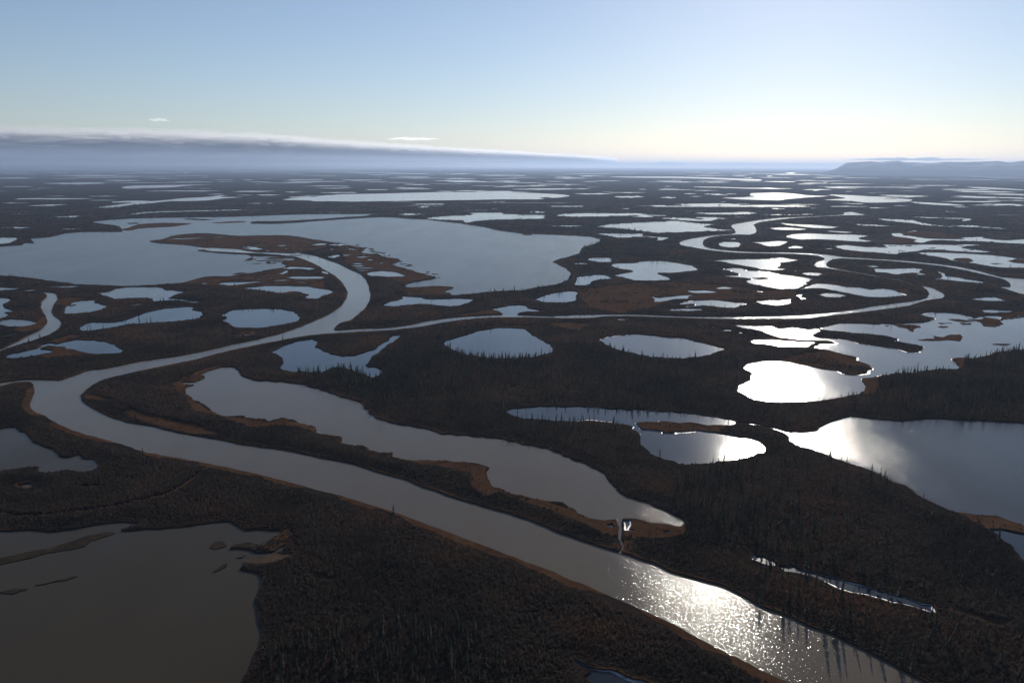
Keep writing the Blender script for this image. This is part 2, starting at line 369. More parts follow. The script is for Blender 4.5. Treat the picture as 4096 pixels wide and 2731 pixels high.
# ponds left of the wide river
W('river', 'silt', 'small meandering channel among the western ponds', '''
D -300,930 0,830 100,785 200,735 270,700 310,660 318,640 300,600 275,560 275,520 300,490 315,470 290,455 210,449 300,447 370,455 388,485
385,505 365,530 352,570 360,600 400,630 412,655 400,690 340,730 220,775 100,810 0,845 -300,950''', 2.5, 0.5)
PONDS = [
 ('lake', 'ragged pond beside the small channel', 'D -200,480 30,487 75,500 60,515 20,530 30,555 100,572 80,582 30,585 60,600 0,625 -200,640'),
 ('lake', 'flat oval pond inside the small meander', 'D -200,690 0,640 60,628 150,630 220,642 240,655 220,670 150,682 60,680 0,668'),
 ('calm', 'slit pond under the small meander', 'D 0,735 60,727 140,727 110,735 20,740'),
 ('lake', 'low pond by the great lake shore', 'D -140,412 60,418 135,422 60,435 -140,440'),
 ('lake', 'slit of water above the small meander', 'D 150,440 200,430 270,432 220,440 160,446'),
 ('lake', 'thin pond along the great lake shore', 'D 270,412 400,407 540,405 480,418 360,416'),
 ('lake', 'small pale pond with an orange rim', 'D 430,580 440,545 470,525 510,508 580,503 640,500 640,512 690,530 720,545 680,565 600,585 500,593 440,590'),
 ('lake', 'pale pond under the great lake shore', 'D 645,452 720,445 790,422 900,412 1080,415 1110,428 1240,447 1190,462 1145,487 1220,498 1280,508 1360,512 1300,523 1200,505 1100,507 1030,512 900,540 820,546 930,525 1030,508 1000,490 900,490 780,495 740,482 680,465'),
 ('calm', 'long bent pond with standing spruces', 'D 535,705 545,675 600,650 700,650 780,645 870,625 930,600 1030,570 1120,555 1260,543 1300,550 1290,565 1360,580 1362,605 1330,625 1230,640 1100,650 1000,655 880,665 750,685 640,705 580,712'),
 ('calm', 'blue oval pond mirroring its spruces', 'D 1490,600 1530,580 1570,565 1700,557 1830,557 1930,568 1990,590 2020,630 1960,655 1850,675 1750,688 1650,688 1570,680 1530,655 1495,635 1520,618'),
 ('calm', 'blue pond on the orange meadow', 'D 460,775 520,765 600,768 680,775 760,795 815,825 835,845 800,858 700,865 620,862 560,852 480,835 430,820 350,810 330,805 400,790'),
 ('calm', 'blue marsh pond by the small channel', 'D 35,890 50,870 150,845 240,825 290,795 360,788 380,795 300,815 270,830 360,838 340,855 260,870 160,885 90,893'),
 ('calm', 'tiny pool in an orange ring', 'D 1625,740 1650,725 1700,722 1690,732'),
 ('lake', 'white pond inside the delta levee', 'D 1615,425 1700,412 1780,405 1950,405 2070,410 2130,420 2200,428 2240,442 2230,455 2180,472 2130,495 2070,492 2055,480 2070,465 2040,455 1980,442 1930,448 1900,455 1800,445 1720,432'),
 ('lake', 'flooded strip in the levee marsh', 'D 1910,350 2000,340 2100,342 2190,345 2150,360 2000,360'),
 ('lake', 'flooded hollow in the levee marsh', 'D 1460,390 1530,380 1600,380 1720,375 1770,378 1680,390 1560,405 1500,400'),
 ('lake', 'marsh pool by the levee bend', 'D 1865,330 1900,312 1930,300 1940,315 1900,330'),
 ('lake', 'marsh pool along the levee', 'D 1900,290 1950,275 2050,280 2130,290 2080,300 2000,292 1940,295'),
 ('lake', 'pool at the levee edge', 'D 2160,305 2210,315 2200,330 2160,320'),
 ('lake', 'thin pool in the shore marsh', 'D 1320,387 1380,394 1420,387 1370,384'),
 ('lake', 'small slit in the levee marsh', 'D 1830,368 1900,362 1980,365 1900,373'),
 ('lake', 'creek line through the delta spit', 'D 1040,106 1200,87 1350,84 1500,77 1600,72 1500,81 1300,91 1150,97'),
 ('lake', 'pale pool inside the spit levee', 'E 190,325 230,310 300,305 380,312 440,328 462,338 420,347 330,345 230,342'),
 ('lake', 'pool in the spit marsh', 'D 1620,155 1700,149 1780,158 1720,166'),
 ('lake', 'slit in the spit marsh', 'D 1650,140 1740,148 1700,154'),
 ('lake', 'thin pool on the delta spit', 'D 1840,137 1940,130 1900,141'),
 ('lake', 'pool on the outer spit', 'D 2090,130 2170,120 2200,130 2130,136'),
 ('lake', 'small pool on the outer spit', 'D 2190,161 2250,157 2230,166'),
 ('lake', 'pool beside the spit channel', 'D 2200,210 2270,195 2290,205 2240,222'),
 ('lake', 'pale pond between two marsh tongues', 'E 310,535 340,515 400,500 440,490 420,480 450,475 560,482 600,492 700,495 760,490 880,492 915,500 880,520 820,540 740,545 640,535 540,530 440,540 360,545'),
 ('calm', 'backwater opening off the narrow river', 'E 1020,560 1080,552 1140,540 1200,533 1260,540 1280,555 1360,568 1350,578 1250,583 1210,592 1210,608 1100,608 1105,590 1080,578 1040,568'),
 ('calm', 'bean-shaped pond on the brown meadow', 'E 1325,495 1370,475 1440,455 1520,443 1590,440 1615,455 1600,475 1600,500 1570,515 1480,520 1400,517 1350,508'),
 ('calm', 'small pond ringed by tall spruces', 'E 1590,395 1620,345 1680,338 1740,330 1800,335 1840,350 1830,362 1760,365 1715,378 1700,395 1660,405 1610,403'),
 ('lake', 'small pond above the ringed pond', 'E 1683,232 1690,222 1740,215 1830,217 1840,235 1840,247 1780,248 1700,240'),
 ('lake', 'sliver behind spruces by the great lake', 'E 1585,255 1620,250 1680,255 1670,262 1600,262'),
 ('lake', 'wide glittering pond with two points', 'E 1840,270 1870,255 1980,252 2050,243 2120,237 2220,242 F 60,258 120,270 158,290 150,305 60,312 0,320 E 2150,322 2240,355 2220,370 2100,372 2000,370 1920,350 1860,340 1870,330 1980,310 1960,300 1880,290'),
 ('lake', 'pool south of the narrow river', 'E 1870,630 1900,622 1950,628 1940,637 1890,637'),
 ('lake', 'pale pool in the brown meadow', 'E 1900,457 1940,452 1950,458 1915,462'),
 ('lake', 'pale dot of water in the brown meadow', 'E 1970,456 2020,454 2015,459'),
 ('lake', 'round dot pool by the glittering pond', 'E 1985,407 2025,404 2010,410'),
 ('lake', 'bright lobed lake under the far bend', 'F 255,238 350,230 500,228 640,225 720,215 770,225 840,233 800,243 720,255 720,270 690,285 750,295 700,303 600,300 540,285 420,265 330,245'),
 ('lake', 'blinding lake in the sun path', 'F 330,295 400,285 460,290 500,305 600,308 720,330 850,345 930,360 900,380 890,400 830,425 720,430 620,415 520,395 480,375 520,360 430,350 330,343 390,335 440,330 370,305'),
 ('lake', 'long glittering lake inside the eastern loop', 'F 900,410 960,390 1060,395 1150,410 1250,415 1320,428 1400,422 1470,432 1530,455 1565,468 1500,478 1400,485 1280,480 1180,460 1100,445 1000,425 900,427 850,432'),
 ('lake', 'spindle pond inside the eastern loop', 'F 970,465 1030,452 1120,460 1160,475 1110,485 1020,482'),
 ('lake', 'thin white pond on the brown meadow', 'F 80,437 160,435 230,437 310,452 220,457 130,455'),
 ('lake', 'hooked pond on the brown meadow', 'E 2095,470 2160,483 2270,473 F 60,465 155,465 100,478 100,490 0,497 E 2230,505 2170,515 2130,515 2120,490'),
 ('lake', 'broad pond north of the narrow river', 'F 35,530 70,510 170,502 280,500 400,515 460,518 480,527 430,545 390,555 300,550 200,540 110,550 60,547 140,530'),
 ('lake', 'slit pond north of the narrow river', 'F -20,562 100,555 180,560 190,570 120,575 -20,575'),
 ('lake', 'white pond north of the narrow river', 'F 545,508 620,505 720,500 790,495 785,512 800,522 740,535 680,540 600,530 560,518'),
 ('lake', 'crooked little pond', 'F 820,468 870,463 850,480 900,490 860,503 850,490'),
 ('lake', 'bright pool on the meadow edge', 'F 270,420 330,412 410,422 350,430 290,428'),
 ('lake', 'bright pool west of the loop', 'F 860,325 920,315 990,322 960,340 900,335'),
 ('lake', 'pond inside the gleaming bend', 'F 300,120 350,110 440,115 450,130 430,148 370,150 310,140'),
 ('lake', 'bright ponds inside the gleaming bend', 'F 515,115 600,112 700,105 770,110 740,125 700,140 650,143 600,135 570,122'),
 ('lake', 'round pool inside the gleaming bend', 'F 765,148 820,138 870,147 850,157 780,157'),
 ('lake', 'long lake north of the gleaming bend', 'F 750,78 800,60 900,55 1050,60 1200,62 1310,70 1240,88 1330,105 1280,112 1180,108 1080,100 960,95 850,97'),
 ('lake', 'slim lake beyond the gleaming bend', 'F 645,20 750,15 890,25 860,33 700,32'),
 ('lake', 'arrow-shaped lake beyond the gleaming bend', 'C 720,825 800,832 950,838 1105,852 1050,862 950,860 850,850 760,840'),
 ('lake', 'thin lake in front of the arrow-shaped one', 'F 1010,38 1060,38 1150,42 1205,48 1150,52 1060,46'),
 ('lake', 'ragged flooded lake of the eastern marsh', 'F 1080,140 1160,132 1290,145 1420,142 1400,128 1550,130 1700,128 1850,130 2000,128 2070,133 1950,143 1940,152 2100,172 2140,180 2050,183 1900,175 1780,165 1680,165 1640,175 1540,182 1500,195 1440,192 1350,183 1280,180 1200,172 1120,160'),
 ('lake', 'flooded lake with bushy islands', 'F 1650,180 1800,182 2000,190 2200,205 2352,225 2700,240 2700,295 2352,285 2200,285 2080,270 2010,255 1950,252 1880,240 1790,215 1720,205 1650,190'),
 ('lake', 'torn flooded marsh far to the east', 'F 1460,55 1540,50 1620,35 1640,42 1590,60 1560,65 1620,75 1700,88 1780,90 1900,92 1950,80 2090,78 2080,85 2150,95 2250,100 2352,92 2700,95 2700,128 2352,125 2250,122 2150,115 2080,110 1900,105 1780,100 1720,105 1660,120 1610,110 1620,95 1560,85 1480,75'),
 ('lake', 'pond between the two eastern channels', 'F 1340,290 1400,290 1500,290 1600,285 1670,293 1650,315 1700,330 1640,335 1580,325 1480,330 1420,318 1360,315'),
 ('lake', 'sliver between the two eastern channels', 'F 1280,272 1340,270 1390,275 1340,283'),
 ('lake', 'crooked pond between the two eastern channels', 'F 1760,305 1820,320 1830,340 1900,345 1960,360 2080,378 2060,388 1950,380 1850,370 1740,360 1800,350 1790,325'),
 ('lake', 'pale pond east of the loop', 'F 2000,495 2060,485 2150,480 2200,490 2230,508 2140,512 2060,505'),
 ('lake', 'pale pond over the island-dotted sheet', 'F 2050,565 2120,562 2200,568 2320,575 2250,585 2150,590 2090,585'),
 ('lake', 'round pool in the orange point', 'F 2275,608 2310,603 2340,608 2310,616'),
]
for w, nm, t in PONDS:
    W('pond', w, nm, t)
for t in ('440,430 490,427 480,433', '540,445 600,442 590,450', '415,475 480,472 440,480', '540,490 580,488 570,494', '665,478 710,476 690,482',
          '310,705 350,697 405,703 360,712', '410,720 450,714 488,721 450,727', '525,738 560,736 550,743', '20,401 60,399 45,405',
          '1000,158 1050,154 1080,158 1030,162', '1030,137 1060,133 1070,138', '380,92 410,88 415,96 390,97', '800,305 825,303 815,310',
          '1170,254 1195,252 1185,258', '1005,508 1050,506 1030,513', '1230,528 1290,525 1310,528 1250,533', '785,617 825,616 800,622'):
    W('pool', 'lake', 'small bright pool between the eastern ponds', 'F ' + t, 1.5)
for t in ('D 1690,345 1760,342 1720,348', 'D 1600,410 1660,402 1700,408', 'D 1990,375 2090,383 2040,390', 'D 1780,385 1850,388 1810,393',
          'D 2050,405 2110,398 2090,408', 'D 1900,152 1960,156 1920,160', 'D 1790,168 1840,172 1800,176', 'D 1960,185 2040,183 2010,190',
          'D 2010,98 2090,102 2050,106', 'D 2200,128 2300,124 2340,132 2250,138', 'E 80,258 130,252 180,258 120,264', 'E 85,272 160,266 200,272 130,278',
          'E 100,286 190,282 250,288 160,293', 'E 120,300 200,296 230,301 150,306', 'E 20,198 90,196 60,206', 'E 100,212 190,208 160,220',
          'E 200,228 270,232 220,238', 'E 260,248 330,252 290,258', 'E 480,432 500,430 492,436', 'E 545,432 585,430 565,437'):
    W('pool', 'lake', 'little flooded slit in the delta marsh', t, 1.2, 1.4)
# far lakes
FAR = [
 ('long pale lake behind the great lake', 'A 1890,670 1960,660 2100,650 2180,640 2250,636 B 0,633 300,628 600,620 900,617 1200,620 1400,628 1520,635 1560,645 1500,655 1400,660 1350,668 1100,668 900,672 700,675 500,677 300,680 100,683 A 2200,680 2050,675 1950,673'),
 ('far blue lake with a tapering arm', 'A 820,585 900,575 1200,570 1440,567 1280,575 1150,588 950,592 840,592'),
 ('far slanting lake arm', 'A 630,722 700,712 900,690 1100,672 1250,657 1380,652 1480,640 1540,640 1480,650 1650,652 1500,662 1400,675 1250,680 1150,680 1050,690 900,705 800,720 700,726'),
 ('blue strip lake behind the great lake', 'A 870,765 950,752 1100,745 1400,738 1700,733 2050,727 1800,735 1500,745 1200,752 1000,760 890,772'),
 ('inlet pond west of the great lake', 'A -160,925 60,920 110,925 105,945 60,960 -160,985'),
 ('pale lake with a wooded near shore', 'B 590,795 700,780 860,772 910,765 880,757 1100,755 1130,765 1300,768 1350,770 1390,790 1370,798 1200,802 1050,805 950,812 860,825 840,812 700,805'),
 ('thin lake behind the wooded shore', 'B 1460,775 1540,763 1700,757 1900,760 1990,758 2080,765 2060,772 1900,780 1700,785 1550,783'),
 ('glittering lake west of the gleaming bend', 'B 1740,850 1830,832 2000,822 2170,815 2260,808 C 60,815 180,827 285,835 200,850 330,867 405,875 300,880 100,886 0,890 B 2150,893 2070,885 1900,865 1800,858'),
 ('pond over the glittering lake', 'C -40,797 90,790 180,800 300,795 230,815 80,810 0,805'),
 ('creek-like pond by the great lake', 'B 1730,895 1850,893 1980,897 2060,893 2050,910 2120,915 2180,917 2230,925 2180,945 2100,948 2150,930 2060,920 1900,925 1800,910'),
 ('far gleaming lake under the horizon', 'C -430,515 0,515 200,520 400,527 580,535 570,542 400,538 200,530 0,525 -300,522'),
 ('far blinding lake in the sun path', 'C 510,640 530,625 700,622 820,630 900,640 1050,645 900,655 780,665 700,675 560,672 440,668 320,657 480,652 540,648'),
 ('far bright channel', 'B 1970,708 2200,706 C 0,712 300,707 600,704 850,709 920,717 700,721 300,721 0,719 B 2100,716'),
 ('far bright lake in front of the channel', 'C 135,757 300,756 480,750 560,760 480,770 300,770 180,765'),
 ('far flooded flats of the east', 'C 1040,635 1200,640 1350,648 1500,652 1640,655 1450,657 1600,668 1550,685 1300,690 1200,680 1100,675 1000,670 1150,660'),
 ('far eastern strip lake', 'C 1950,583 2050,585 2200,592 2352,602 2352,607 2200,602 2050,595'),
 ('far eastern thin lake', 'C 1860,642 2000,645 2250,655 2150,660 1950,650'),
 ('far eastern marsh water', 'C 1580,683 1750,690 1900,700 1960,710 1800,707 1650,697'),
 ('hooked eastern lake', 'C 1550,782 1700,785 1880,790 2010,795 1960,815 1920,817 1940,805 1880,798 1700,793'),
 ('eastern lake with a trailing arm', 'C 1360,797 1450,797 1600,805 1660,820 1740,835 1940,855 1850,853 1650,838 1600,828 1430,812'),
 ('ragged eastern pond', 'C 1205,832 1350,835 1500,850 1400,850 1260,843'),
 ('thin slanting eastern pond', 'C 1975,847 2150,853 2290,870 2200,866 2050,857'),
]
for nm, t in FAR:
    W('lake', 'lake', nm, t, 0, 1.0)
def sliver(tile, x0, x1, y, h):
    """irregular long pool, from its two ends, its middle and its depth on the survey sheet"""
    n = 9
    top, bot = [], []
    for i in range(n + 1):
        t = i / n
        x = x0 + (x1 - x0) * t
        e = math.sin(math.pi * min(max(t, 0.02), 0.98)) ** 0.6
        top.append((x, y - h * e * random.uniform(0.25, 0.65)))
        bot.append((x, y + h * e * random.uniform(0.25, 0.65)))
    txt = tile + ' ' + ' '.join(f'{a:.1f},{b:.2f}' for a, b in top + bot[::-1])
    W('lake', 'lake', 'narrow far strip of water on the dark plain', txt, 0, 0.8)
for tile, rows in {
 'A': [(0, 250, 497, 4), (350, 950, 511, 7), (0, 250, 522, 5), (700, 950, 541, 8), (290, 700, 560, 13), (600, 1230, 556, 4), (980, 1470, 611, 10), (590, 800, 646, 6),
       (300, 460, 645, 4), (0, 210, 692, 7), (60, 280, 762, 8), (0, 240, 857, 12), (390, 560, 865, 10), (0, 230, 582, 6), (290, 450, 667, 4), (1720, 1890, 638, 8),
       (1910, 2030, 618, 7), (1620, 1710, 536, 5), (1750, 1840, 529, 3), (1430, 1580, 537, 3), (1450, 1580, 548, 4), (1900, 2320, 548, 9), (2110, 2350, 593, 5),
       (2150, 2352, 622, 8), (2000, 2170, 643, 5), (1320, 1510, 720, 6), (740, 890, 781, 6), (420, 640, 738, 4), (1540, 1710, 767, 5), (2090, 2352, 755, 6),
       (1230, 1280, 492, 4), (300, 460, 491, 3), (510, 690, 493, 3), (1040, 1220, 528, 3), (940, 1030, 708, 4), (1715, 1760, 565, 4), (1350, 1400, 519, 3)],
 'B': [(310, 660, 496, 5), (750, 880, 497, 4), (270, 300, 514, 2), (1200, 1270, 508, 4), (1450, 1680, 526, 6), (1630, 1720, 513, 4), (330, 480, 555, 4),
       (650, 960, 543, 9), (730, 860, 529, 5), (450, 620, 568, 7), (400, 610, 592, 6), (0, 100, 588, 5), (0, 140, 622, 8), (1080, 1460, 579, 5), (1530, 1560, 572, 6),
       (1590, 1700, 597, 6), (1820, 2080, 622, 7), (1590, 1850, 630, 10), (1860, 2060, 650, 14), (310, 560, 681, 4), (820, 1590, 691, 6), (720, 1110, 740, 5),
       (1280, 1400, 753, 14), (390, 600, 767, 15), (1150, 1320, 872, 7), (1420, 1690, 845, 10), (2170, 2352, 795, 14), (2050, 2140, 972, 7), (2165, 2275, 655, 10),
       (1010, 1130, 504, 3), (780, 1020, 610, 7), (1170, 1560, 599, 9), (80, 190, 543, 3), (610, 920, 563, 3), (2190, 2250, 580, 4), (2180, 2240, 596, 4), (2020, 2080, 600, 4)],
 'C': [(745, 820, 491, 6), (620, 665, 512, 4), (380, 490, 511, 4), (470, 530, 523, 4), (140, 380, 553, 6), (800, 960, 541, 3), (710, 740, 550, 6), (830, 950, 565, 4),
       (860, 1070, 602, 6), (590, 660, 590, 4), (930, 980, 608, 5), (120, 300, 608, 5), (60, 150, 630, 7), (200, 330, 632, 7), (340, 420, 631, 5), (100, 200, 648, 5),
       (690, 1000, 702, 5), (400, 520, 699, 5), (570, 800, 770, 7), (840, 980, 768, 6), (310, 350, 684, 4), (370, 490, 786, 4), (1030, 1320, 715, 8), (1570, 1900, 575, 7),
       (1790, 2210, 682, 9), (1980, 2250, 706, 8), (2170, 2400, 675, 7), (2280, 2340, 710, 6), (1150, 1190, 524, 3), (1480, 1520, 523, 3), (990, 1040, 553, 3),
       (1150, 1200, 615, 4), (2300, 2420, 827, 6), (2090, 2420, 772, 4), (0, 60, 545, 3), (60, 200, 485, 3), (515, 550, 494, 3), (230, 310, 489, 3), (400, 450, 488, 2), (1410, 1640, 652, 5)]}.items():
    for r in rows:
        sliver(tile, *r)

isle('A 800,868 860,858 930,835 1080,824 1200,825 1290,830 1160,850 1000,858 930,864 870,876')
isle('A 1230,797 1300,796 1440,802 1380,808 1260,803')
isle('A 1420,825 1550,815 1650,815 1640,820 1500,826')
isle('A 860,827 920,822 930,830 870,832')
isle('D 1720,237 1850,232 1960,236 1850,240')
isle('D 1600,190 1670,200 1695,213 1640,238 1690,235 1700,212 1680,197', 0.6)
isle('D 1775,222 1830,214 1950,222 1860,226')
isle('D 1910,240 2000,232 2030,240 1990,252 1930,250')
isle('D 1560,327 1620,318 1660,322 1600,330')
isle('E 225,195 260,188 275,193 240,201')
isle('E 300,228 350,218 400,222 425,232 360,238')
isle('E 330,243 400,236 425,242 360,247')
isle('E 470,300 510,302 490,307'); isle('E 545,322 600,326 570,332'); isle('E 605,338 655,343 620,350')
isle('E 1240,60 1280,57 1310,64 1270,68')
isle('J -100,510 0,465 150,430 350,395 480,350 600,305 740,290 780,297 620,345 560,390 420,415 280,440 180,470 0,505 -100,530', 0.8)
isle('J 1400,400 1440,360 1500,355 1520,380 1440,408'); isle('J 1425,550 1530,500 1540,515 1470,545')
isle('J 1590,465 1650,443 1635,460'); isle('J 0,690 130,655 200,665 100,695 20,698'); isle('J 240,640 340,620 520,588 500,607 380,622')
isle('J 1560,398 1640,376 1700,366 1740,385 1690,398 1600,402')
isle('F 1885,235 1900,222 1980,222 2010,240 1960,250'); isle('F 2240,240 2290,228 2400,230 2400,258 2290,252')
isle('F 1480,665 1540,665 1620,668 1645,680 1600,712 1560,690 1510,678')
isle('F 1640,770 1750,755 1740,740 1800,750 1830,735 1920,730 1935,755 1910,775 1850,768 1760,772 1700,775')
isle('F 1970,630 2060,630 2100,618 2180,632 2200,660 2160,680 2080,675 2070,650')
isle('F 1835,627 1930,632 2010,645 1960,650 1880,640'); isle('F 1780,655 1850,655 1800,663'); isle('F 1930,655 1990,655 2000,665 1950,665')
isle('F 1775,678 1850,680 1800,685'); isle('F 2145,795 2250,795 2200,805'); isle('F 1415,672 1440,672 1430,678')
isle('F 530,355 600,350 640,358 580,364'); isle('F 1530,50 1700,40 1900,75 1880,86 1700,86 1600,72 1560,66')
isle('F 1530,325 1600,318 1650,322 1600,330'); isle('F 1850,335 1920,340 1900,350'); isle('F 2120,255 2210,257 2160,262')
isle('C 1880,797 1920,805 1960,803 1930,797'); isle('B 1360,656 1400,652 1435,657 1400,662')
isle('D 1945,443 1990,441 1990,458 1930,462 1900,456'); isle('D 460,537 500,531 510,535 480,540'); isle('D 790,423 815,420 800,425')
isle('D 1700,387 1760,383 1740,390'); isle('F 920,772 940,768 945,775'); isle('F 810,735 840,732 835,740')

def blob(tile, x, y, w, h, n=7):
    pts = []
    for i in range(n):
        a = 2 * math.pi * (i + random.uniform(-0.25, 0.25)) / n
        r = random.uniform(0.6, 1.15)
        pts.append(f'{x + w * r * math.cos(a):.1f},{y + h * r * math.sin(a):.2f}')
    return tile + ' ' + ' '.join(pts)
def along(line, t):
    i = min(int(t * (len(line) - 1)), len(line) - 2)
    u = t * (len(line) - 1) - i
    return tuple(line[i][c] * (1 - u) + line[i + 1][c] * u for c in (0, 1))
OUTER = [(-40, 122), (80, 136), (180, 160), (250, 192), (330, 222), (410, 250), (500, 300), (600, 330), (660, 352)]
for k in range(34):                                    # islets off the spit and pools inside it
    x, y = along(OUTER, random.random())
    isle(blob('E', x + random.uniform(5, 55), y + random.uniform(-9, 3), random.uniform(8, 26), random.uniform(1.2, 2.6)), 0.5)
for k in range(34):
    x, y = along(OUTER[:7], random.random())
    W('pool', 'lake', 'little flooded slit in the delta marsh', blob('E', x - random.uniform(5, 70), y + random.uniform(0, 22), random.uniform(10, 34), random.uniform(1.4, 3.2)), 1.0, 0.6)
for k in range(46):
    W('pool', 'lake', 'little flooded slit in the delta marsh', blob('D', random.uniform(1450, 2150), random.uniform(298, 402), random.uniform(12, 45), random.uniform(1.6, 4.0)), 1.0, 0.6)
for k in range(20):
    W('pool', 'lake', 'little flooded slit in the delta marsh', blob('D', random.uniform(1560, 2160), random.uniform(120, 178), random.uniform(12, 45), random.uniform(1.4, 3.0)), 1.0, 0.6)
for k in range(14):
    isle(blob('D', random.uniform(1700, 2000), random.uniform(196, 262), random.uniform(15, 55), random.uniform(1.2, 3.0)), 0.5)
for k in range(60):                                    # torn ground of the eastern marshes
    isle(blob('F', random.uniform(1380, 2340), random.uniform(45, 190), random.uniform(10, 45), random.uniform(1.0, 2.8)), 0.5)
for k in range(50):
    W('pool', 'lake', 'small bright pool between the eastern ponds', blob('F', random.uniform(1380, 2340), random.uniform(60, 300), random.uniform(10, 34), random.uniform(1.0, 2.4)), 1.0, 0.6)
for k in range(26):
    W('pool', 'lake', 'small bright pool between the eastern ponds', blob('F', random.uniform(0, 900), random.uniform(370, 600), random.uniform(7, 24), random.uniform(1.0, 2.6)), 1.0, 0.6)
for k in range(30):
    isle(blob('C', random.uniform(1000, 2250), random.uniform(640, 705), random.uniform(15, 60), random.uniform(0.8, 1.8)), 0.5)

# brown sedge meadows and the sand bar
MEADOW = []
def meadow(text, m='sedge'):
    MEADOW.append((survey(text), m))
meadow('D 1015,109 1090,96 1180,72 1260,62 1430,60 1600,75 1900,70 2080,95 2200,112 2180,150 2020,180 1900,182 1700,175 1420,148 1200,126')
meadow('D 1190,392 1340,358 1540,348 1700,328 1850,296 1920,290 1930,330 2150,335 2200,345 2180,425 1950,400 1620,415 1500,410 1250,395')
meadow('E 0,125 100,142 175,158 240,200 320,225 400,245 500,308 640,348 600,362 480,385 455,400 300,350 190,325 60,250')
meadow('D 1980,226 2040,235 2140,290 1930,292 1930,262 1900,248')
meadow('E 440,440 530,416 700,411 775,418 720,440 750,465 700,470 480,470')
meadow('E 1630,430 1760,420 1900,395 2100,385 2261,380 F 60,390 200,400 400,405 480,420 560,440 820,440 800,500 560,500 400,500 150,498 0,500 E 2100,560 1900,590 1700,560 1640,500 1620,455')
meadow('E 1400,660 1560,650 1700,665 1850,690 1900,720 1780,735 1550,700')
meadow('E 640,635 850,595 1050,567 1100,592 900,603 720,620')
meadow('D 330,780 480,735 560,740 470,765 400,790'); meadow('D 260,830 400,815 470,838 560,856 600,870 420,885 160,890 350,860')
meadow('D 380,500 480,485 620,490 520,505 440,540 360,530'); meadow('D 230,660 300,600 318,640 290,690 150,720 60,700')
meadow('D 1590,745 1640,715 1720,712 1700,738 1620,750')
meadow('F 1450,430 1560,425 1590,440 1560,465 1500,440'); meadow('F 2190,635 2250,595 2352,580 2600,575 2600,600 2352,612')
meadow('I 1870,50 1960,50 1950,90 1930,125 1905,100'); meadow('I 1262,190 1370,182 1380,230 1350,290 1270,295 1290,250 1280,215')
meadow('I 870,95 700,60 900,10 1050,8 1150,35 1220,70 1305,100 1318,128 1245,158 1170,158 1090,130 1000,118')
meadow('H 2010,486 2060,479 2200,481 I 80,488 200,502 340,506 300,548 150,537 0,545 H 2190,552 2200,536 2060,529')
meadow('H 480,740 700,746 850,752 1000,777 990,810 1050,910 1100,945 1000,990 900,920 880,830 700,790 560,770')
meadow('K 1040,0 1250,42 1400,88 1590,148 1650,190 1870,216 1890,310 1780,300 1600,220 1350,130 1150,60')
meadow('K 1915,212 2000,206 2200,238 2335,255 2340,310 2150,340 1930,320')
meadow('G 1150,240 1260,160 1440,108 1520,110 1400,140 1350,165 1365,182 1300,207 1230,215 1300,232 1235,275 1300,330 1400,400 1480,440 1300,410 1250,320')
meadow('G 1480,442 1650,456 1810,480 1900,458 2010,484 2120,520 2110,550 2000,520 1860,515 1700,525 1560,480')
meadow('L 1900,163 2000,178 2200,198 2352,254 2500,320 2352,298 2200,273 2110,266 2000,230')
meadow('L 1760,800 1900,800 2100,870 2300,900 2200,950 1950,860'); meadow('G 560,300 620,300 780,330 720,345 620,330 580,330')
meadow('G 800,360 1000,430 1300,490 1500,565 1300,560 1000,490 820,420'); meadow('G 500,915 640,905 700,920 560,940')
meadow('G 1415,770 1380,785 1300,850 1210,915 1080,975 900,1010 880,1030 1090,992 1230,930 1320,865 1395,790')
meadow('J 0,160 120,180 320,180 560,150 760,125 900,90 1060,50 1250,0 1250,12 1070,62 900,105 760,142 560,168 320,200 120,200 0,178')
meadow('J 2060,570 2200,590 2310,600 2200,640 2120,620'); meadow('F 1640,170 1780,167 1900,178 2040,186 1800,178')
meadow('F 1450,90 1610,80 1700,110 1650,122 1400,115'); meadow('F 900,776 960,786 940,810 880,825 620,805 500,790 520,760 700,752 820,768')
meadow('J 1740,388 1840,338 1905,292 1960,260 2000,350 1985,455 1920,375 1840,422')
meadow('J 1640,492 1780,460 1900,425 1985,452 1950,476 1800,520 1640,512', 'sand')

# ------------------------------------------------------------------ outlines on the ground
def refine(px, rag, seed):
    P = [ground(*p) for p in px]
    n = len(P)
    out = []
    for i in range(n):
        p0, p1, p2, p3 = P[i - 1], P[i], P[(i + 1) % n], P[(i + 2) % n]
        d = math.hypot(*p1)
        L = math.hypot(p2[0] - p1[0], p2[1] - p1[1])
        step = max(3.5, d * 0.0045) * (1.0 if d < 3500 else 2.0)
        k = max(1, min(14, int(L / step)))
        for j in range(k):
            t = j / k
            # centripetal-free cubic, tamed towards the chord
            q = []
            for c in (0, 1):
                m1 = (p2[c] - p0[c]) * 0.32
                m2 = (p3[c] - p1[c]) * 0.32
                lim = L * 0.7
                m1 = max(-lim, min(lim, m1)); m2 = max(-lim, min(lim, m2))
                h = (2 * t ** 3 - 3 * t * t + 1) * p1[c] + (t ** 3 - 2 * t * t + t) * m1 + (-2 * t ** 3 + 3 * t * t) * p2[c] + (t ** 3 - t * t) * m2
                q.append(h)
            amp = rag * min(1.6 + d * 0.0011, 0.16 * L + 0.6, 9.0)
            fq = 1.0 / max(9.0, d * 0.008)
            for oc, (af, ff) in enumerate(((1.0, 1.0), (0.6, 2.3), (0.35, 5.1))):
                q[0] += amp * af * noise.noise((q[0] * fq * ff + seed, q[1] * fq * ff * 0.7, 1.3 + oc))
                q[1] += amp * af * 1.5 * noise.noise((q[0] * fq * ff, q[1] * fq * ff * 0.7 + seed, 7.7 + oc))
            out.append((q[0], q[1]))
    return out

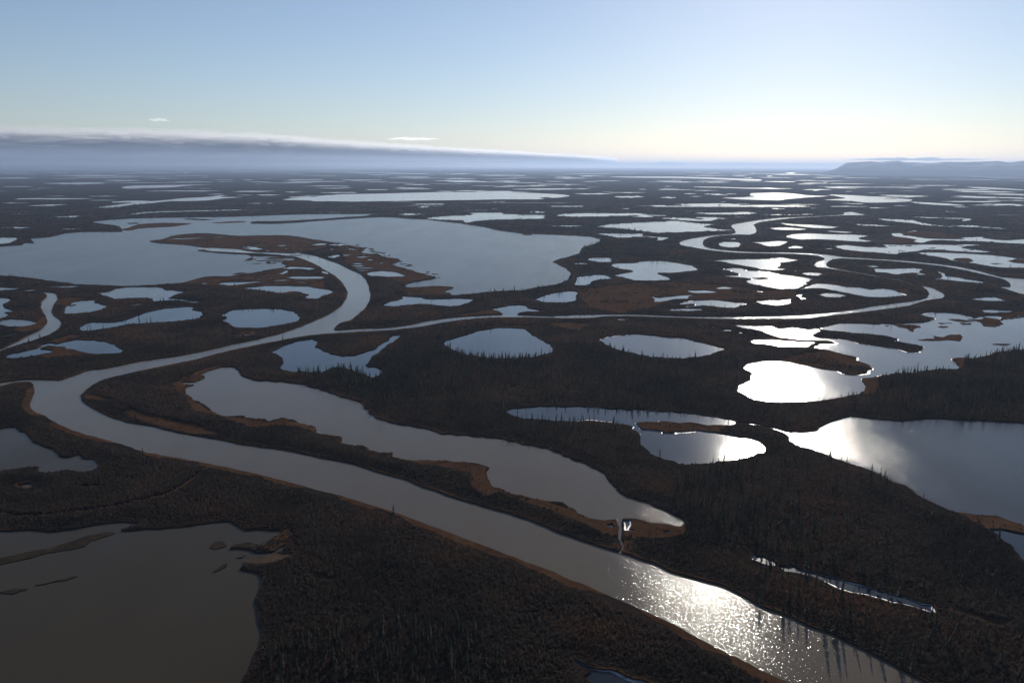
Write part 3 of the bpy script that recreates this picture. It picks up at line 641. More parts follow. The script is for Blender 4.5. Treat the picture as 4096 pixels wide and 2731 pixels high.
def area(P):
    a = np.asarray(P)
    b = np.roll(a, -1, axis=0)
    return 0.5 * float(np.sum(a[:, 0] * b[:, 1] - b[:, 0] * a[:, 1]))

for i, w in enumerate(WATER):
    w['poly'] = refine(w['px'], w['rag'], i * 3.1)
    if area(w['poly']) < 0:
        w['poly'].reverse()
for i, w in enumerate(ISLE):
    w['poly'] = refine(w['px'], w['rag'], 500 + i * 3.1)
    if area(w['poly']) < 0:
        w['poly'].reverse()
# further small pools scattered over the far plain
for k in range(260):
    d = 3600 * (30000 / 3600) ** (random.random() ** 0.8)
    az = random.uniform(-0.66, 0.66)
    x, y = d * math.sin(az), d * math.cos(az)
    s = random.uniform(0.004, 0.016) * d
    ex, ey = s * random.uniform(0.8, 2.2), s * random.uniform(1.0, 2.2)
    pts = []
    for j in range(16):
        a = j / 16 * 2 * math.pi
        r = 1 + 0.55 * noise.noise((math.cos(a) * 1.4 + k * 5, math.sin(a) * 1.4, 2.0))
        pts.append((x + ex * r * math.cos(a), y + ey * r * math.sin(a)))
    WATER.append(dict(kind='lake', water='lake', name='narrow far strip of water on the dark plain', poly=pts, bank=0, rag=1, body=None))
print('outlines', len(WATER), sum(len(w['poly']) for w in WATER), round(time.time() - T0, 1))

# ------------------------------------------------------------------ ground sheet cut round the water
EXT = 125000.0
cv, ce, loops = [], [], []
def add_loop(P, c):
    b, n = len(cv), len(P)
    cv.extend(Vector(p) for p in P)
    ce.extend((b + i, b + (i + 1) % n) for i in range(n))
    loops.append((np.asarray(P, float), c))
add_loop([(-EXT, -20000), (EXT, -20000), (EXT, EXT), (-EXT, EXT)], ('land', 0))
for i, w in enumerate(WATER):
    add_loop(w['poly'], ('water', i))
for i, w in enumerate(ISLE):
    add_loop(w['poly'], ('isle', i))
for i, (px, m) in enumerate(MEADOW):
    add_loop(refine(px, 2.6 if m == 'sand' else 1.4, 900 + i * 2.3), ('meadow', i))
for r in (150, 400, 800, 1600, 3200, 6400, 12800, 25600, 51200):
    for k in range(40):
        a = 2 * math.pi * (k + 0.5 * (r % 3)) / 40
        y = r * math.cos(a)
        if y > -19000:
            cv.append(Vector((r * math.sin(a), y)))
ov, oe, of, _, _, _ = delaunay_2d_cdt(cv, ce, [], 0, 1e-3, False)
ov = [(v.x, v.y) for v in ov]
of = [tuple(f) for f in of if len(f) == 3]
OV, OF = np.array(ov), np.array(of)
cen = OV[OF].mean(axis=1)
print('cdt', len(ov), len(of), round(time.time() - T0, 1))
def within(P, Q):
    """even-odd test of points Q against outline P"""
    hit = np.zeros(len(Q), bool)
    box = np.nonzero((Q[:, 0] >= P[:, 0].min()) & (Q[:, 0] <= P[:, 0].max()) & (Q[:, 1] >= P[:, 1].min()) & (Q[:, 1] <= P[:, 1].max()))[0]
    if len(box):
        x, y = Q[box, 0], Q[box, 1]
        c = np.zeros(len(box), bool)
        for (x1, y1), (x2, y2) in zip(P, np.roll(P, -1, 0)):
            if y1 != y2:
                c ^= ((y1 > y) != (y2 > y)) & (x < x1 + (y - y1) * (x2 - x1) / (y2 - y1))
        hit[box] = c
    return hit
in_water = np.full(len(of), -1)
in_isle = np.zeros(len(of), bool)
in_mead = np.full(len(of), -1)
for P, (kd_, i) in loops:
    if kd_ == 'land':
        continue
    h = within(P, cen)
    if kd_ == 'water':
        in_water[h & (in_water < 0)] = i
    elif kd_ == 'isle':
        in_isle |= h
    else:
        in_mead[h & (in_mead < 0)] = i
face_cls = []
for wi, si, mi, cc in zip(in_water, in_isle, in_mead, cen):
    if wi >= 0 and not si:
        face_cls.append(('water', int(wi)))
    elif si:
        face_cls.append(('isle', 'mud' if math.hypot(*cc) < 800 else 'sedge'))
    elif mi >= 0:
        face_cls.append(('land', MEADOW[mi][1]))
    else:
        face_cls.append(('land', 'land'))

def new_obj(name, verts, faces, mats, mi=None, kind=None, label=None, cat=None, group=None, parent=None, smooth=False):
    me = bpy.data.meshes.new(name)
    me.from_pydata(verts, [], faces)
    for m in mats:
        me.materials.append(m)
    if mi is not None:
        me.polygons.foreach_set('material_index', mi)
    if smooth:
        me.polygons.foreach_set('use_smooth', [True] * len(me.polygons))
    me.update()
    o = bpy.data.objects.new(name, me)
    col.objects.link(o)
    tag(o, kind, label, cat, group)
    if parent:
        o.parent = parent
    return o
def tag(o, kind=None, label=None, cat=None, group=None):
    for k, v in (('kind', kind), ('label', label), ('category', cat), ('group', group)):
        if v:
            o[k] = v

WZ = -0.9
isle_v, firm_v = set(), set()
edge_side = {}
lf, lm = [], []
water_faces = {}
LM = ['land', 'sedge', 'sand', 'mud']
for f, (k, v) in zip(of, face_cls):
    # delaunay returns counter-clockwise faces
    if k == 'isle':
        isle_v.update(f)
        k = 'land'
    elif k == 'land':
        firm_v.update(f)
    if k == 'land':
        lf.append(tuple(f)); lm.append(LM.index(v))
    else:
        water_faces.setdefault(v, []).append(f)
    n = len(f)
    for a in range(n):
        e = (f[a], f[(a + 1) % n])
        edge_side[e] = k
gv = [(x, y, -0.55 if i in isle_v and i not in firm_v else 0.0) for i, (x, y) in enumerate(ov)]
below = {}
def low(i):
    if i not in below:
        below[i] = len(gv)
        gv.append((ov[i][0], ov[i][1], WZ - 0.3))
    return below[i]
for (a, b), k in list(edge_side.items()):
    if k == 'land' and edge_side.get((b, a)) == 'water':
        lf.append((b, a, low(a), low(b))); lm.append(0)
new_obj('ground', gv, lf, [M[k] for k in LM], lm, 'structure', 'flat brown delta lowland cut up by lakes and channels', 'ground')

# water sheets, one object for each body of water
groups = {}
for i, w in enumerate(WATER):
    if i in water_faces:
        groups.setdefault(('b', w['body']) if w['body'] == 'great' else i, []).append(i)
for key, ids in groups.items():
    w = WATER[ids[0]]
    vm, vl, fl = {}, [], []
    for i in ids:
        for f in water_faces[i]:
            ff = []
            for a in f:
                if a not in vm:
                    vm[a] = len(vl)
                    vl.append((ov[a][0], ov[a][1], WZ))
                ff.append(vm[a])
            fl.append(ff)
    far = w['name'].startswith(('narrow far', 'small bright', 'little flooded', 'icy pool'))
    new_obj({'pool': 'pond', 'slough': 'pond', 'creek': 'creek'}.get(w['kind'], w['kind']), vl, fl, [M[w['water']]], None, 'structure',
            w['name'], w['kind'], w['name'] if far else None)
print('ground', round(time.time() - T0, 1))

# ------------------------------------------------------------------ masks for scattering
MX0, MX1, MS = -900, 5000, 3.0
MW, MH = int((MX1 - MX0) / MS), int((3100 - 660) / MS)
def raster(polys, world=True):
    m = np.zeros((MH, MW), bool)
    for P in polys:
        a = np.asarray(P, float)
        if world:
            if (a[:, 1] < 60).any():
                a = a[a[:, 1] > 60]
            X, Y, _ = project(np.c_[a, np.zeros(len(a))])
        else:
            X, Y = a[:, 0], a[:, 1]
        X = (X - MX0) / MS; Y = (Y - 660) / MS
        X2, Y2 = np.roll(X, -1), np.roll(Y, -1)
        for r in range(max(0, int(Y.min())), min(MH, int(Y.max()) + 1)):
            yc = r + 0.5
            c = (Y > yc) != (Y2 > yc)
            if not c.any():
                continue
            xs = np.sort(X[c] + (yc - Y[c]) * (X2[c] - X[c]) / (Y2[c] - Y[c]))
            for a0, a1 in zip(xs[::2], xs[1::2]):
                m[r, max(0, int(a0 + 0.5)):max(0, min(MW, int(a1 + 0.5)))] = True
    return m
water_m = raster([w['poly'] for w in WATER]) & ~raster([w['poly'] for w in ISLE])
meadow_m = raster([p for p, _ in MEADOW], False) | raster([w['poly'] for w in ISLE])
sand_m = raster([p for p, m in MEADOW if m == 'sand'], False)
ZONES = [   # spruce woods: outline and trees per square metre
 (0.0150, '''E 300,900 430,760 600,700 720,700 715,830 850,870 1050,900 1300,892 1440,850 1470,800 1700,800 1800,830 2000,880 2200,897 F 150,895 350,865 420,880 430,980
   I 440,300 600,352 800,358 760,520 400,450 200,420 0,410 H 2100,390 1700,365 1200,370 1100,430 800,480 400,400 300,300 250,250 60,130 150,150 310,150'''),
 (0.022, 'G 1960,150 2150,150 2200,155 H 0,115 60,130 150,155 230,185 310,160 400,300 300,430 200,370 60,300 G 2150,240'),
 (0.0170, 'I 1300,300 1400,190 1600,155 1950,122 1960,55 2300,0 2900,-120 2900,480 2000,460 1500,460 1200,430 1130,330'),
 (0.0130, '''I 620,720 600,690 800,600 900,670 1100,745 1400,860 1700,1010 L 1900,180 2150,310 2300,430 2500,600 2600,900 1800,780 1500,715 1200,605 900,535
   700,470 500,425 200,300 80,230 0,100 I 0,800 300,770'''),
 (0.0200, 'K 0,900 500,880 900,950 1100,1100 1200,1312 1000,1700 -600,1700 -500,1100'),
 (0.0030, 'L 500,560 1000,640 1700,850 1900,820 2500,900 2700,1500 1900,1400 1300,1080 900,900 300,640'),
 (0.0060, 'L 1600,850 2100,700 2700,700 2700,1700 1900,1400'),
 (0.0040, 'E 900,460 1300,440 1560,370 1640,150 1750,100 2300,100 2200,240 1700,210 1600,330 1500,450 1250,510 950,520'),
 (0.0025, 'D 1250,420 1600,420 1900,460 2000,560 1400,540 1250,480'),
 (0.0040, 'H 400,420 800,500 1100,440 1500,470 1950,500 2000,600 1500,640 1000,560 560,500'),
 (0.0080, 'A 0,690 900,700 1700,690 2268,690 B 1000,690 C 0,725 1000,725 1500,720 1500,745 B 1000,745 A 800,800 600,830 750,880 200,900 0,900 -300,800'),
 (0.0070, 'B 850,830 1050,800 1400,800 1700,790 2100,780 2100,810 1750,850 1900,860 2100,890 1750,880 1300,890 1000,860'),
]
zone_m = np.zeros((MH, MW), np.float32)
for dn, t in ZONES:
    zone_m = np.maximum(zone_m, raster([survey(t)], False) * dn)

shore = []
for w in WATER:
    if w['bank'] > 0:
        shore += w['poly']
for w in ISLE:
    shore += w['poly']
kd = kdtree.KDTree(len(shore))
for i, p in enumerate(shore):
    kd.insert((p[0], p[1], 0), i)
kd.balance()

slip_pts = []
for w in WATER:
    if w['body'] == 'main':
        a = np.asarray(w['poly'])
        t = np.roll(a, -1, 0) - np.roll(a, 1, 0)
        slip_pts += [tuple(p) for p, q in zip(a, t) if -q[0] / max(math.hypot(*q), 1e-6) < -0.1]
skd = kdtree.KDTree(len(slip_pts))
for i, p in enumerate(slip_pts):
    skd.insert((p[0], p[1], 0), i)
skd.balance()

def look(mask, P):
    X, Y, z = project(P)
    ix = ((X - MX0) / MS).astype(int); iy = ((Y - 660) / MS).astype(int)
    ok = (ix >= 0) & (ix < MW) & (iy >= 0) & (iy < MH) & (z > 50)
    v = np.zeros(len(P), mask.dtype)
    v[ok] = mask[iy[ok], ix[ok]]
    return v, ok

def scatter(r0, r1, density):
    """random points on the land between two ranges, within the view and a margin round it"""
    az0, az1 = -0.80, 0.80
    n = int((az1 - az0) / 2 * (r1 * r1 - r0 * r0) * density)
    r = np.sqrt(RNG.uniform(r0 * r0, r1 * r1, n))
    a = RNG.uniform(az0, az1, n)
    P = np.c_[r * np.sin(a), r * np.cos(a), np.zeros(n)]
    w, ok = look(water_m, P)
    return P[ok & ~w]

# ------------------------------------------------------------------ plants
def spruce_parts(seed, whorls, per, wide):
    rnd = random.Random(seed)
    cvv, cff = [], []
    club = rnd.uniform(0.0, 0.5)
    for k in range(whorls):
        t = (k + rnd.uniform(-0.2, 0.2)) / whorls
        z = 0.07 + 0.92 * t
        rad = wide * ((1 - t) ** 0.75 * 0.95 + 0.08 + 0.25 * club * math.exp(-((t - 0.82) / 0.1) ** 2)) * rnd.uniform(0.65, 1.25)
        if rnd.random() < 0.12 and t < 0.6:
            rad *= 0.45
        a0 = rnd.uniform(0, 6.28)
        for j in range(per):
            a = a0 + j * 2 * math.pi / per + rnd.uniform(-0.3, 0.3)
            r = rad * rnd.uniform(0.6, 1.25)
            wd = r * rnd.uniform(0.45, 0.7)
            c, s = math.cos(a), math.sin(a)
            zt = z - r * rnd.uniform(0.25, 0.75)
            b = len(cvv)
            cvv += [(0, 0, z + 0.02), (c * r * 0.6 - s * wd * 0.6, s * r * 0.6 + c * wd * 0.6, (z + zt) / 2 - 0.004),
                    (c * r, s * r, zt), (c * r * 0.6 + s * wd * 0.6, s * r * 0.6 - c * wd * 0.6, (z + zt) / 2 - 0.004),
                    (c * r * 0.5, s * r * 0.5, (z + zt) / 2 - 0.035)]
            cff += [(b, b + 1, b + 2), (b, b + 2, b + 3), (b, b + 4, b + 2)]
    b = len(cvv)
    cvv += [(0.012, 0, 0.95), (-0.006, 0.01, 0.95), (-0.006, -0.01, 0.95), (0, 0, 1.02)]
    cff += [(b, b + 1, b + 3), (b + 1, b + 2, b + 3), (b + 2, b, b + 3)]
    tv, tf = [], []
    for lv, (z, r) in enumerate(((-0.03, 0.017), (0.4, 0.011), (0.96, 0.003))):
        for j in range(5):
            a = j * 2 * math.pi / 5
            tv.append((r * math.cos(a), r * math.sin(a), z))
        if lv:
            for j in range(5):
                p, q = (lv - 1) * 5 + j, (lv - 1) * 5 + (j + 1) % 5
                tf.append((p, q, q + 5, p + 5))
    return cvv, cff, tv, tf

def mesh_only(name, v, f, mats, mi=None):
    me = bpy.data.meshes.new(name)
    me.from_pydata(v, [], f)
    for m in mats:
        me.materials.append(m)
    if mi:
        me.polygons.foreach_set('material_index', mi)
    me.update()
    return me

SPR = []       # (crown mesh, trunk mesh, whole tree object)
for s in range(5):
    a = spruce_parts(40 + s, 15, 6, (0.125, 0.14, 0.105, 0.155, 0.115)[s])
    crown = mesh_only('spruce_crown', a[0], a[1], [M['needle']])
    trunk = mesh_only('spruce_trunk', a[2], a[3], [M['bark']])
    nb = len(a[0])
    whole = mesh_only('spruce_tree', a[0] + a[2], a[1] + [tuple(i + nb for i in f) for f in a[3]], [M['needle'], M['bark']],
                      [0] * len(a[1]) + [1] * len(a[3]))
    SPR.append((crown, trunk, bpy.data.objects.new('spruce_in_the_wood', whole)))

def willow(seed, n):
    rnd = random.Random(seed)
    v, f = [], []
    for i in range(n):
        a = rnd.uniform(0, 6.28)
        rr = rnd.random() ** 0.5
        b0 = (0.25 * rr * math.cos(a), 0.25 * rr * math.sin(a), 0.0)
        top = (rr * math.cos(a + rnd.uniform(-.4, .4)), rr * math.sin(a + rnd.uniform(-.4, .4)), (1.0 - 0.45 * rr * rr) * rnd.uniform(0.75, 1.15))
        w = rnd.uniform(0.05, 0.11)
        t = rnd.uniform(0, 6.28)
        mid = tuple(b0[c] * 0.5 + top[c] * 0.5 for c in range(3))
        b = len(v)
        v += [b0, (mid[0] + w * math.cos(t), mid[1] + w * math.sin(t), mid[2]), top, (mid[0] - w * math.cos(t), mid[1] - w * math.sin(t), mid[2] + 0.1)]
        f += [(b, b + 1, b + 2), (b, b + 2, b + 3)]
    return v, f
WIL = [bpy.data.objects.new('willow_bush', mesh_only('willow_bush', *willow(80 + s, 34), [M['twig']])) for s in range(4)]

def instance_group(name, sources):
    g = bpy.data.node_groups.new(name, 'GeometryNodeTree')
    g.interface.new_socket('Geometry', in_out='INPUT', socket_type='NodeSocketGeometry')
    g.interface.new_socket('Geometry', in_out='OUTPUT', socket_type='NodeSocketGeometry')
    n, l = g.nodes, g.links
    gi, go = n.new('NodeGroupInput'), n.new('NodeGroupOutput')
    iop = n.new('GeometryNodeInstanceOnPoints')
    join = n.new('GeometryNodeJoinGeometry')
    for o in reversed(sources):
        oi = n.new('GeometryNodeObjectInfo')
        oi.inputs['Object'].default_value = o
        oi.inputs['As Instance'].default_value = True
        l.new(oi.outputs['Geometry'], join.inputs[0])
    def attr(nm, ty):
        a = n.new('GeometryNodeInputNamedAttribute')
        a.data_type = ty
        a.inputs[0].default_value = nm
        return a.outputs[0]
    l.new(gi.outputs[0], iop.inputs['Points'])
    l.new(join.outputs[0], iop.inputs['Instance'])
    iop.inputs['Pick Instance'].default_value = True
    l.new(attr('pick', 'INT'), iop.inputs['Instance Index'])
    l.new(attr('turn', 'FLOAT_VECTOR'), iop.inputs['Rotation'])
    l.new(attr('size', 'FLOAT_VECTOR'), iop.inputs['Scale'])
    l.new(iop.outputs[0], go.inputs[0])
    return g

def stuff(name, P, turn, size, pick, sources, label, cat):
    me = bpy.data.meshes.new(name)
    me.vertices.add(len(P))
    me.vertices.foreach_set('co', np.asarray(P, np.float32).ravel())
    for nm, ty, arr, key in (('turn', 'FLOAT_VECTOR', turn, 'vector'), ('size', 'FLOAT_VECTOR', size, 'vector'), ('pick', 'INT', pick, 'value')):
        at = me.attributes.new(nm, ty, 'POINT')
        at.data.foreach_set(key, np.ascontiguousarray(arr, np.int32 if ty == 'INT' else np.float32).ravel())
    me.update()
    o = bpy.data.objects.new(name, me)
    col.objects.link(o)
    md = o.modifiers.new('plants', 'NODES')
    md.node_group = instance_group(name, sources)
    tag(o, 'stuff', label, cat)
    return o

# --- willow thickets, thinning out and coarsening with range
bands = [(230, 700, 1.25, 0.56), (700, 1100, 0.65, 0.8), (1100, 1700, 0.22, 1.3), (1700, 2700, 0.060, 2.2), (2700, 5200, 0.012, 4.2)]
WP, WS = [], []
for r0, r1, dn, sc in bands:
    P = scatter(r0, r1, dn)
    md, _ = look(meadow_m, P)
    keep = np.ones(len(P), bool)
    dist = np.array([kd.find((p[0], p[1], 0))[2] for p in P])
    clump = np.array([noise.noise((p[0] * 0.012, p[1] * 0.012, 3.0)) + 0.5 * noise.noise((p[0] * 0.05, p[1] * 0.05, 9.0)) for p in P])
    keep &= dist > 1.4 + 1.0 * sc
    keep &= np.array([skd.find((p[0], p[1], 0))[2] for p in P]) > 6.5 + 1.2 * clump
    sn, _ = look(sand_m, P)
    keep &= ~sn
    keep &= RNG.random(len(P)) < np.where(md, np.clip(clump - 0.25, 0.01, 0.4), np.clip(0.95 + clump * 1.0, 0.3, 1))
    P, dist, clump = P[keep], dist[keep], clump[keep]
    h = (1.5 + 1.5 * np.clip(clump + 0.5, 0, 1) + RNG.uniform(-0.5, 0.9, len(P))) * np.clip(dist / (9 + 0.012 * (r0 + r1) / 2), 0.3, 1)
    h *= RNG.choice([0.85, 1.0, 1.2], len(P))
    if r0 >= 1700:
        h *= 0.65
    w = (1.35 + RNG.uniform(-0.3, 0.5, len(P))) * sc
    WP.append(P)
    WS.append(np.c_[w, w, h * (1 + 0.08 * (sc - 1))])
WP = np.concatenate(WP); WS = np.concatenate(WS)
n = len(WP)
WP[:, 2] = -0.05
stuff('willow_thicket', WP, np.c_[np.zeros(n), np.zeros(n), RNG.uniform(0, 6.28, n)], WS, RNG.integers(0, 4, n), WIL,
      'leafless grey brown willow thicket covering the levees and flats', 'thicket')
print('willows', n, round(time.time() - T0, 1))

# --- spruces: those that stand out on the shores, then the woods
TREES = []      # x, y, height
SHORE = '''E 750,835,28 775,848,32 800,855,35 825,862,38 850,868,30 862,872,25 885,880,38 900,884,26 925,888,34 945,892,45 965,892,34 985,896,22 1060,900,30 1095,902,34
 1132,902,52 1180,903,30 1198,903,30 1240,900,36 1258,898,32 1285,896,40 1320,892,34 1350,885,26 1390,875,22 1820,830,42 1842,838,28 1858,844,30 1890,852,22 1922,860,50
 1952,866,34 555,548,36 590,545,26 633,545,34 770,668,34 755,668,24 905,636,28 920,636,30 940,634,36 990,630,30 1013,628,36 1645,172,20 1700,140,22 1512,232,22 1540,224,24
 1320,425,24 1345,425,28 1372,418,26 1262,440,28 1280,438,30 1295,436,20 1185,452,18 1105,455,18 1012,460,20 1620,368,22 1720,392,30 1745,380,26 1770,372,26 1800,368,26 1828,366,24
 F 145,898,46 95,895,22 40,895,18
 D 590,714,36 610,712,30 695,706,38 845,672,30 938,658,48 985,655,26 1015,655,34 1300,644,32 1200,648,20 1030,518,32 1080,514,28 1102,512,34 875,508,18 1645,445,16 1770,452,18 65,345,22 85,345,24 148,348,16
 G 2108,150,46 2135,150,44 2068,150,20 2240,155,50 2262,158,60 2278,165,80 2290,170,66 2312,175,84 2335,178,78 2250,190,50
 H 1212,465,72 1240,468,42 1268,470,48 1310,474,46 1340,470,44 1376,478,66 1395,478,40 1418,478,42 1590,484,44 1617,484,36 1636,484,44 1658,484,60 1888,504,26 2168,722,60 1150,436,30 1468,478,20 1516,480,24
 12,118,34 30,120,40 50,128,42 75,135,30 95,140,36 118,150,52 140,160,34 160,165,40 180,178,34
 I 800,645,52 815,648,44 892,670,42 970,702,46 1002,712,30 1045,722,34 1060,726,32 1126,750,66 1162,760,52 1180,765,30 1232,785,28 1322,850,84 1383,862,74 1415,875,32 1455,888,44 1675,1005,52
 1125,340,46 1207,318,34 1225,314,36 770,355,34 790,356,36 806,356,30 830,356,36 870,356,34 893,356,40 940,352,40 965,350,36 1005,348,32 360,525,60
 1505,165,44 1535,162,54 1565,160,52 1588,160,52 1610,158,30 1640,158,36 1660,157,26 1690,155,46 1735,150,30 1780,135,26 1810,132,26
 L 885,560,120 1050,590,60 1122,722,124 650,530,70 590,500,56 770,545,70 1310,660,90 1375,700,90 1460,720,100 1515,735,90 1655,860,64 1690,870,60 1725,900,110 1760,905,90 1830,930,70
 580,795,110 740,845,100 730,842,80 1010,960,130 1075,985,110 1090,990,120 1130,1000,110 1390,1130,110 1520,1200,140 1535,1205,120 1220,1050,70 1600,1250,110 1900,1180,90 2100,1130,80 2250,1040,70'''
org = None
for w in SHORE.split():
    if w in TILE:
        org = TILE[w]
        continue
    a, b, h = (float(q) for q in w.split(','))
    x, y = ground(org[0] + a / 1.68, org[1] + b / 1.68)
    slant = math.sqrt(x * x + y * y + ALT * ALT)
    hh = h / 1.68 / FPX * slant / math.cos(math.atan2(ALT, math.hypot(x, y)))
    TREES.append((x, y, min(max(hh, 4.5), 15.0), 1))
n_shore = len(TREES)
for r0, r1, dn in ((300, 1500, 0.05), (1500, 3000, 0.016), (3000, 6500, 0.0026), (6500, 12000, 0.0006)):
    P = scatter(r0, r1, dn)
    z, _ = look(zone_m, P)
    md, _ = look(meadow_m, P)
    clump = np.array([noise.noise((p[0] * 0.006, p[1] * 0.006, 5.0)) for p in P])
    prob = (np.maximum(z * 2.4, 0.0005) / dn) * np.clip(0.75 + 1.5 * clump, 0.15, 1.6) * np.where(md, 0.1, 1)
    P = P[RNG.random(len(P)) < prob]
    for p in P:
        if kd.find((p[0], p[1], 0))[2] > 3.5:
            TREES.append((p[0], p[1], float(np.clip(RNG.normal(8.0, 2.2), 3.2, 13.5)), 0))
TR = np.array(TREES)
X, Y, z = project(np.c_[TR[:, :2], TR[:, 2] * 0.5])
inside = (X > 20) & (X < 4076) & (Y > 0) & (Y < 2715)
shown = np.where(inside, TR[:, 2] / z, 0) * np.where(TR[:, 3] > 0, 1.6, 1.0)
order = np.argsort(-shown)
single = order[:300]
rest = order[300:]

named = [w for w in WATER if w['name'] and w['bank'] > 0 and not w['name'].startswith(('small bright', 'little flooded', 'icy pool'))]
nk = kdtree.KDTree(sum(len(w['poly']) for w in named))
who = []
for i, w in enumerate(named):
    for p in w['poly']:
        nk.insert((p[0], p[1], 0), len(who))
        who.append(i)
nk.balance()
for k in single:
    x, y, h, _ = TR[k]
    _, idx, dist = nk.find((x, y, 0))
    where = named[who[idx]]['name']
    v = random.randrange(5)
    e = bpy.data.objects.new('spruce_tree', None)
    e.empty_display_size = 1.0
    col.objects.link(e)
    e.location = (x, y, 0)
    tilt = 0.05 if random.random() < 0.85 else 0.2
    e.rotation_euler = (random.gauss(0, tilt), random.gauss(0, tilt), random.uniform(0, 6.28))
    e.scale = (h * random.uniform(0.8, 1.25), h * random.uniform(0.8, 1.25), h)
    look_ = ('leaning' if max(abs(e.rotation_euler[0]), abs(e.rotation_euler[1])) > 0.16 else 'tall' if h > 9.6 else 'low' if h < 6.4 else
             'broad' if v == 3 else 'narrow' if v == 2 else 'slender')
    lab = (look_ + ' dark spruce on the edge of the ' if dist < 14 else look_ + ' dark spruce in the wood near the ') + where
    lab = ' '.join(lab.split()[:16])
    tag(e, None, lab, 'spruce', 'spruces ' + ('edging' if dist < 14 else 'behind') + ' the ' + where)
    for nm, me in (('crown', SPR[v][0]), ('trunk', SPR[v][1])):
        o = bpy.data.objects.new(nm, me)
        col.objects.link(o)
        o.parent = e
P = np.c_[TR[rest, :2], np.zeros(len(rest))]
hh = TR[rest, 2]
n = len(P)
wd = hh * RNG.uniform(0.8, 1.3, n)
stuff('spruce_wood', P, np.c_[RNG.normal(0, 0.05, n), RNG.normal(0, 0.05, n), RNG.uniform(0, 6.28, n)], np.c_[wd, wd, hh],
      RNG.integers(0, 5, n), [s[2] for s in SPR], 'dark spruce woods standing between the lakes and far across the plain', 'forest')
print('spruces', n, n_shore, round(time.time() - T0, 1))

# ------------------------------------------------------------------ sedge banks and shore ice
def ribbon(name, polys, width, z0, z1, material, label, cat, side=1, gate=None, kind='stuff'):
    v, f = [], []
    for P, wd, slip in polys:
        a = np.asarray(P)
        t = np.roll(a, -1, 0) - np.roll(a, 1, 0)
        L = np.maximum(np.hypot(t[:, 0], t[:, 1]), 1e-6)
        nx, ny = t[:, 1] / L, -t[:, 0] / L                     # outwards for a counter-clockwise outline
        ws = np.array([max(0.15, wd * (0.62 + 1.9 * noise.noise((p[0] * 0.02, p[1] * 0.02, 4.0)) + 0.5 * noise.noise((p[0] * 0.12, p[1] * 0.12, 8.0)))) for p in a])
        b = a + side * np.c_[nx * ws, ny * ws]
        n = len(a)
        wet, ok = look(water_m, np.c_[b, np.zeros(n)])
        bad = (wet if side > 0 else ~wet) | ~ok | (np.hypot(a[:, 0], a[:, 1]) > 4500)
        if slip:
            ws = ws * np.where(ny < -0.1, 1.7, 0.3)
            b = a + side * np.c_[nx * ws, ny * ws]
        if gate is not None and not slip:
            bad |= np.array([noise.noise((p[0] * 0.006, p[1] * 0.006, 2.0)) < gate for p in a])
        base = len(v)
        v += [(x, y, z0) for x, y in a] + [(x, y, z1) for x, y in b]
        for i in range(n):
            j = (i + 1) % n
            if bad[i] or bad[j]:
                continue
            q = (base + i, base + n + i, base + n + j, base + j)
            f.append(q if side < 0 else q[::-1])
    used = sorted({i for q in f for i in q})
    ren = {i: k for k, i in enumerate(used)}
    return new_obj(name, [v[i] for i in used], [tuple(ren[i] for i in q) for q in f], [material], None, kind, label, cat)
ribbon('sedge_bank', [(w['poly'], w['bank'], w['body'] == 'main') for w in WATER if w['bank'] > 0], 1, 0.06, 0.14, M['sedge'],
       'rust brown sedge growing along the lake and river edges', 'sedge', gate=0.0)
icy = ('dazzling', 'narrow icy', 'icy oval', 'bright marsh', 'slim curved', 'long glittering', 'icy pool', 'blinding', 'bright lobed', 'broad pond', 'shaded pool')
ribbon('shore_ice', [(w['poly'], 2.2, False) for w in WATER if w['name'].startswith(icy)], 1, WZ + 0.05, WZ + 0.04, M['ice'],
       'thin broken white ice along the lake margins', 'ice', side=-1, gate=-0.12)

